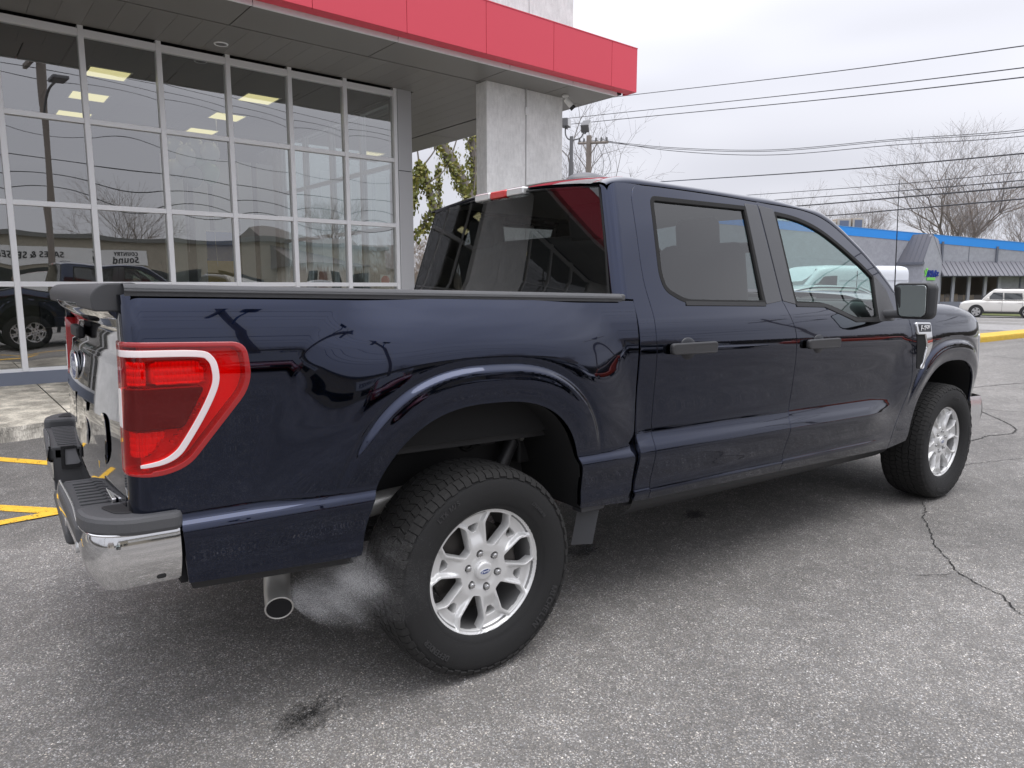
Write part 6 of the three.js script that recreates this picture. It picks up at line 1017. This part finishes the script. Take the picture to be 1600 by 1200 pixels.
// ---------------------------------------------------------------- what stands behind the photographer and shows only as reflections
{
  const G1 = 'cars parked behind the photographer';
  suv('red sport utility vehicle parked opposite the truck bed', [0.30, 0.012, 0.02], [2.3, 0, 11.2], 95 * D2R, G1); sedan('dark grey sedan parked opposite the truck doors', [0.03, 0.032, 0.036], [6.2, 0, 11.5], 92 * D2R, G1); suv('black sport utility vehicle between the parked sedans', [0.012, 0.012, 0.014], [9.6, 0, 11.3], 88 * D2R, G1); sedan('white sedan among the cars behind the photographer', [0.6, 0.6, 0.6], [13.3, 0, 11.6], 91 * D2R, G1);
  sedan('orange-red sedan at the far end of the row behind the photographer', [0.5, 0.05, 0.02], [23.5, 0, 12.4], 60 * D2R, G1); suv('dark green sport utility vehicle at the near end of the row behind the photographer', [0.01, 0.05, 0.04], [-3.4, 0, 11.4], 86 * D2R, G1);
  // a low store across the road with a long sign
  const s = thing('roadside_store', 'low beige roadside store with a long white sign board', 'building', null, [8, 0, 31], Math.PI), wl = M(0.42, 0.38, 0.3, 0.85, { map: stuccoTex.map });
  part(s, 'wall', box(-22, 16, 0, 4.4, -9, 0), wl); part(s, 'roof', box(-22.3, 16.3, 4.4, 4.7, -9.3, 0.3), M(0.16, 0.16, 0.15, 0.8)); for (let k = 0; k < 8; k++) part(s, 'window', box(-20 + k * 4.4, -17 + k * 4.4, 0.8, 2.3, 0.0, 0.03), carGlass);
  const sg = group(s, 'sign_board'); part(sg, 'board', box(-3.6, 6.0, 2.55, 3.75, 0.03, 0.12), M(0.75, 0.75, 0.73, 0.6)); const lm = M(0.02, 0.02, 0.025, 0.6);
  for (const [str, x, y, sz] of [['COUNTRY', -1.9, 3.45, 0.3], ['Sound', -1.9, 2.98, 0.5], ['SALES & SERVICE', 3.3, 3.2, 0.42]]) { const g = text(str, sz, 0.03); g.translate(x, y, 0.12); part(sg, 'lettering', g, lm); }
  for (const [x, z, t, w] of [[24, 34, 2.9, 9], [37, 38, 3.3, 10], [-24, 33, 3.0, 11]]) { const h = thing('gabled_house', `pale gabled house ${x > 30 ? 'farthest along the road' : x > 0 ? 'beside the roadside store' : 'on the near side of the store'} behind the photographer`, 'house', 'houses behind the photographer', [x, 0, z], t); part(h, 'wall', box(-w / 2, w / 2, 0, 3.0, -3.5, 3.5), M(0.6, 0.56, 0.48, 0.85)); const r = extrude([[-4.0, 2.9], [4.0, 2.9], [0, 5.4]], w + 0.8); r.rotateY(Math.PI / 2); part(h, 'roof', r, M(0.17, 0.15, 0.14, 0.9)); for (const q of [-2.6, 0, 2.6]) part(h, 'window', box(q - 0.5, q + 0.5, 1.0, 2.2, 3.5, 3.53), carGlass); part(h, 'door', box(1.0, 1.9, 0, 2.1, 3.5, 3.54), M(0.2, 0.1, 0.07, 0.6)); }
  // poles and wires along that road
  const poles = [[3.6, 16.5], [31, 18], [-24, 17]];
  poles.forEach(([x, z], i) => { const u = thing('roadside_pole', `wooden pole ${['opposite the showroom', 'far along the road', 'back along the road'][i]} behind the photographer`, 'utility pole', 'poles behind the photographer', [x, 0, z]); part(u, 'post', rod([0, 0, 0], [0.2, 11.5, 0], 0.17, 0.12, 10), poleWood); part(u, 'crossarm', box(-0.05, 0.05, 10.6, 10.75, -1.3, 1.3), poleWood); part(u, 'lamp_arm', tube([[0.1, 8.6, 0], [0.1, 9.4, -1.2], [0.1, 9.5, -2.4]], 0.04, 12, 6), greyMetal); part(u, 'lamp_head', box(-0.1, 0.3, 9.42, 9.55, -3.0, -2.3, 0.04), greyMetal); });
  [[10.85, -1.2, 'top rear'], [10.85, 0, 'top middle'], [10.85, 1.2, 'top front'], [8.4, 0.15, 'upper single'], [7.3, 0.15, 'middle thick'], [6.6, 0.15, 'lower thick'], [6.0, 0.15, 'lowest']].forEach(([y, dz, n], i) => { const pts = []; for (let k = 0; k <= 16; k++) { const x = -70 + 140 * k / 16, ph = ((x + 24) / 27.5) % 1, q = ph < 0 ? ph + 1 : ph; pts.push([x, y - 1.1 * 4 * q * (1 - q) * (0.6 + 0.1 * i), 17 + dz]); } solo('roadside_wire', tube(pts, i > 3 ? 0.022 : 0.014, 90, 5), wireMat, `${n} wire of the line behind the photographer`, 'wire', 'wires behind the photographer'); });
  const T = (seed, H, pos, label) => { const [a, b] = bareTree(seed, H, 1, { depth: 5, split: 3 }), t = thing('bare_tree', label, 'tree', 'bare trees behind the photographer', pos); part(t, 'trunk', a, barkA); part(t, 'crown', b, barkA); };
  T(51, 11, [14, 0, 46], 'bare tree behind the roadside store'); T(52, 12, [34, 0, 47], 'bare tree behind the houses'); T(53, 10, [-8, 0, 47], 'bare tree at the near end of the store'); T(54, 11, [50, 0, 44], 'bare tree farthest along the road');
}
// ---------------------------------------------------------------- exhaust vapour: a cloud of tiny droplets
{
  const R = rng(90), g = new THREE.OctahedronGeometry(1, 0), n = noiseTile(32, 92), n2 = noiseTile(64, 94), N = 360000, L = [];
  while (L.length < N) {
    const t = Math.pow(R(), 0.8), a = R() * 6.283, rr = Math.pow(R(), 0.75) * (0.035 + 0.15 * Math.sqrt(t));
    const x = -0.635 + 0.28 * t + rr * 0.8 * Math.cos(a), y = 0.425 + 0.06 * t + rr * 0.85 * Math.sin(a) - 0.03 * Math.sin(t * 3), z = 0.84 + 0.10 * t + (R() - 0.5) * (0.06 + 0.2 * t);
    if (y < 0.02 || R() > 1.5 * n(x * 16, y * 16 + z * 7) * (0.35 + n2(x * 38, y * 38)) * (1 - 0.9 * t * t)) continue;
    const s = 0.0001 + 0.00011 * R(); L.push(new THREE.Matrix4().compose(new THREE.Vector3(x, y, z), new THREE.Quaternion().setFromEuler(new THREE.Euler(R() * 6, R() * 6, 0)), new THREE.Vector3(s, s, s)));
  }
  const m = new THREE.InstancedMesh(g, M(0.85, 0.85, 0.86, 1), N); L.forEach((q, i) => m.setMatrixAt(i, q)); m.name = 'exhaust_vapour'; m.userData = { kind: 'stuff', label: 'pale exhaust vapour drifting from the tailpipe to the rear wheel', category: 'vapour' }; m.castShadow = m.receiveShadow = true; scene.add(m);
}

renderer.render(scene, camera);
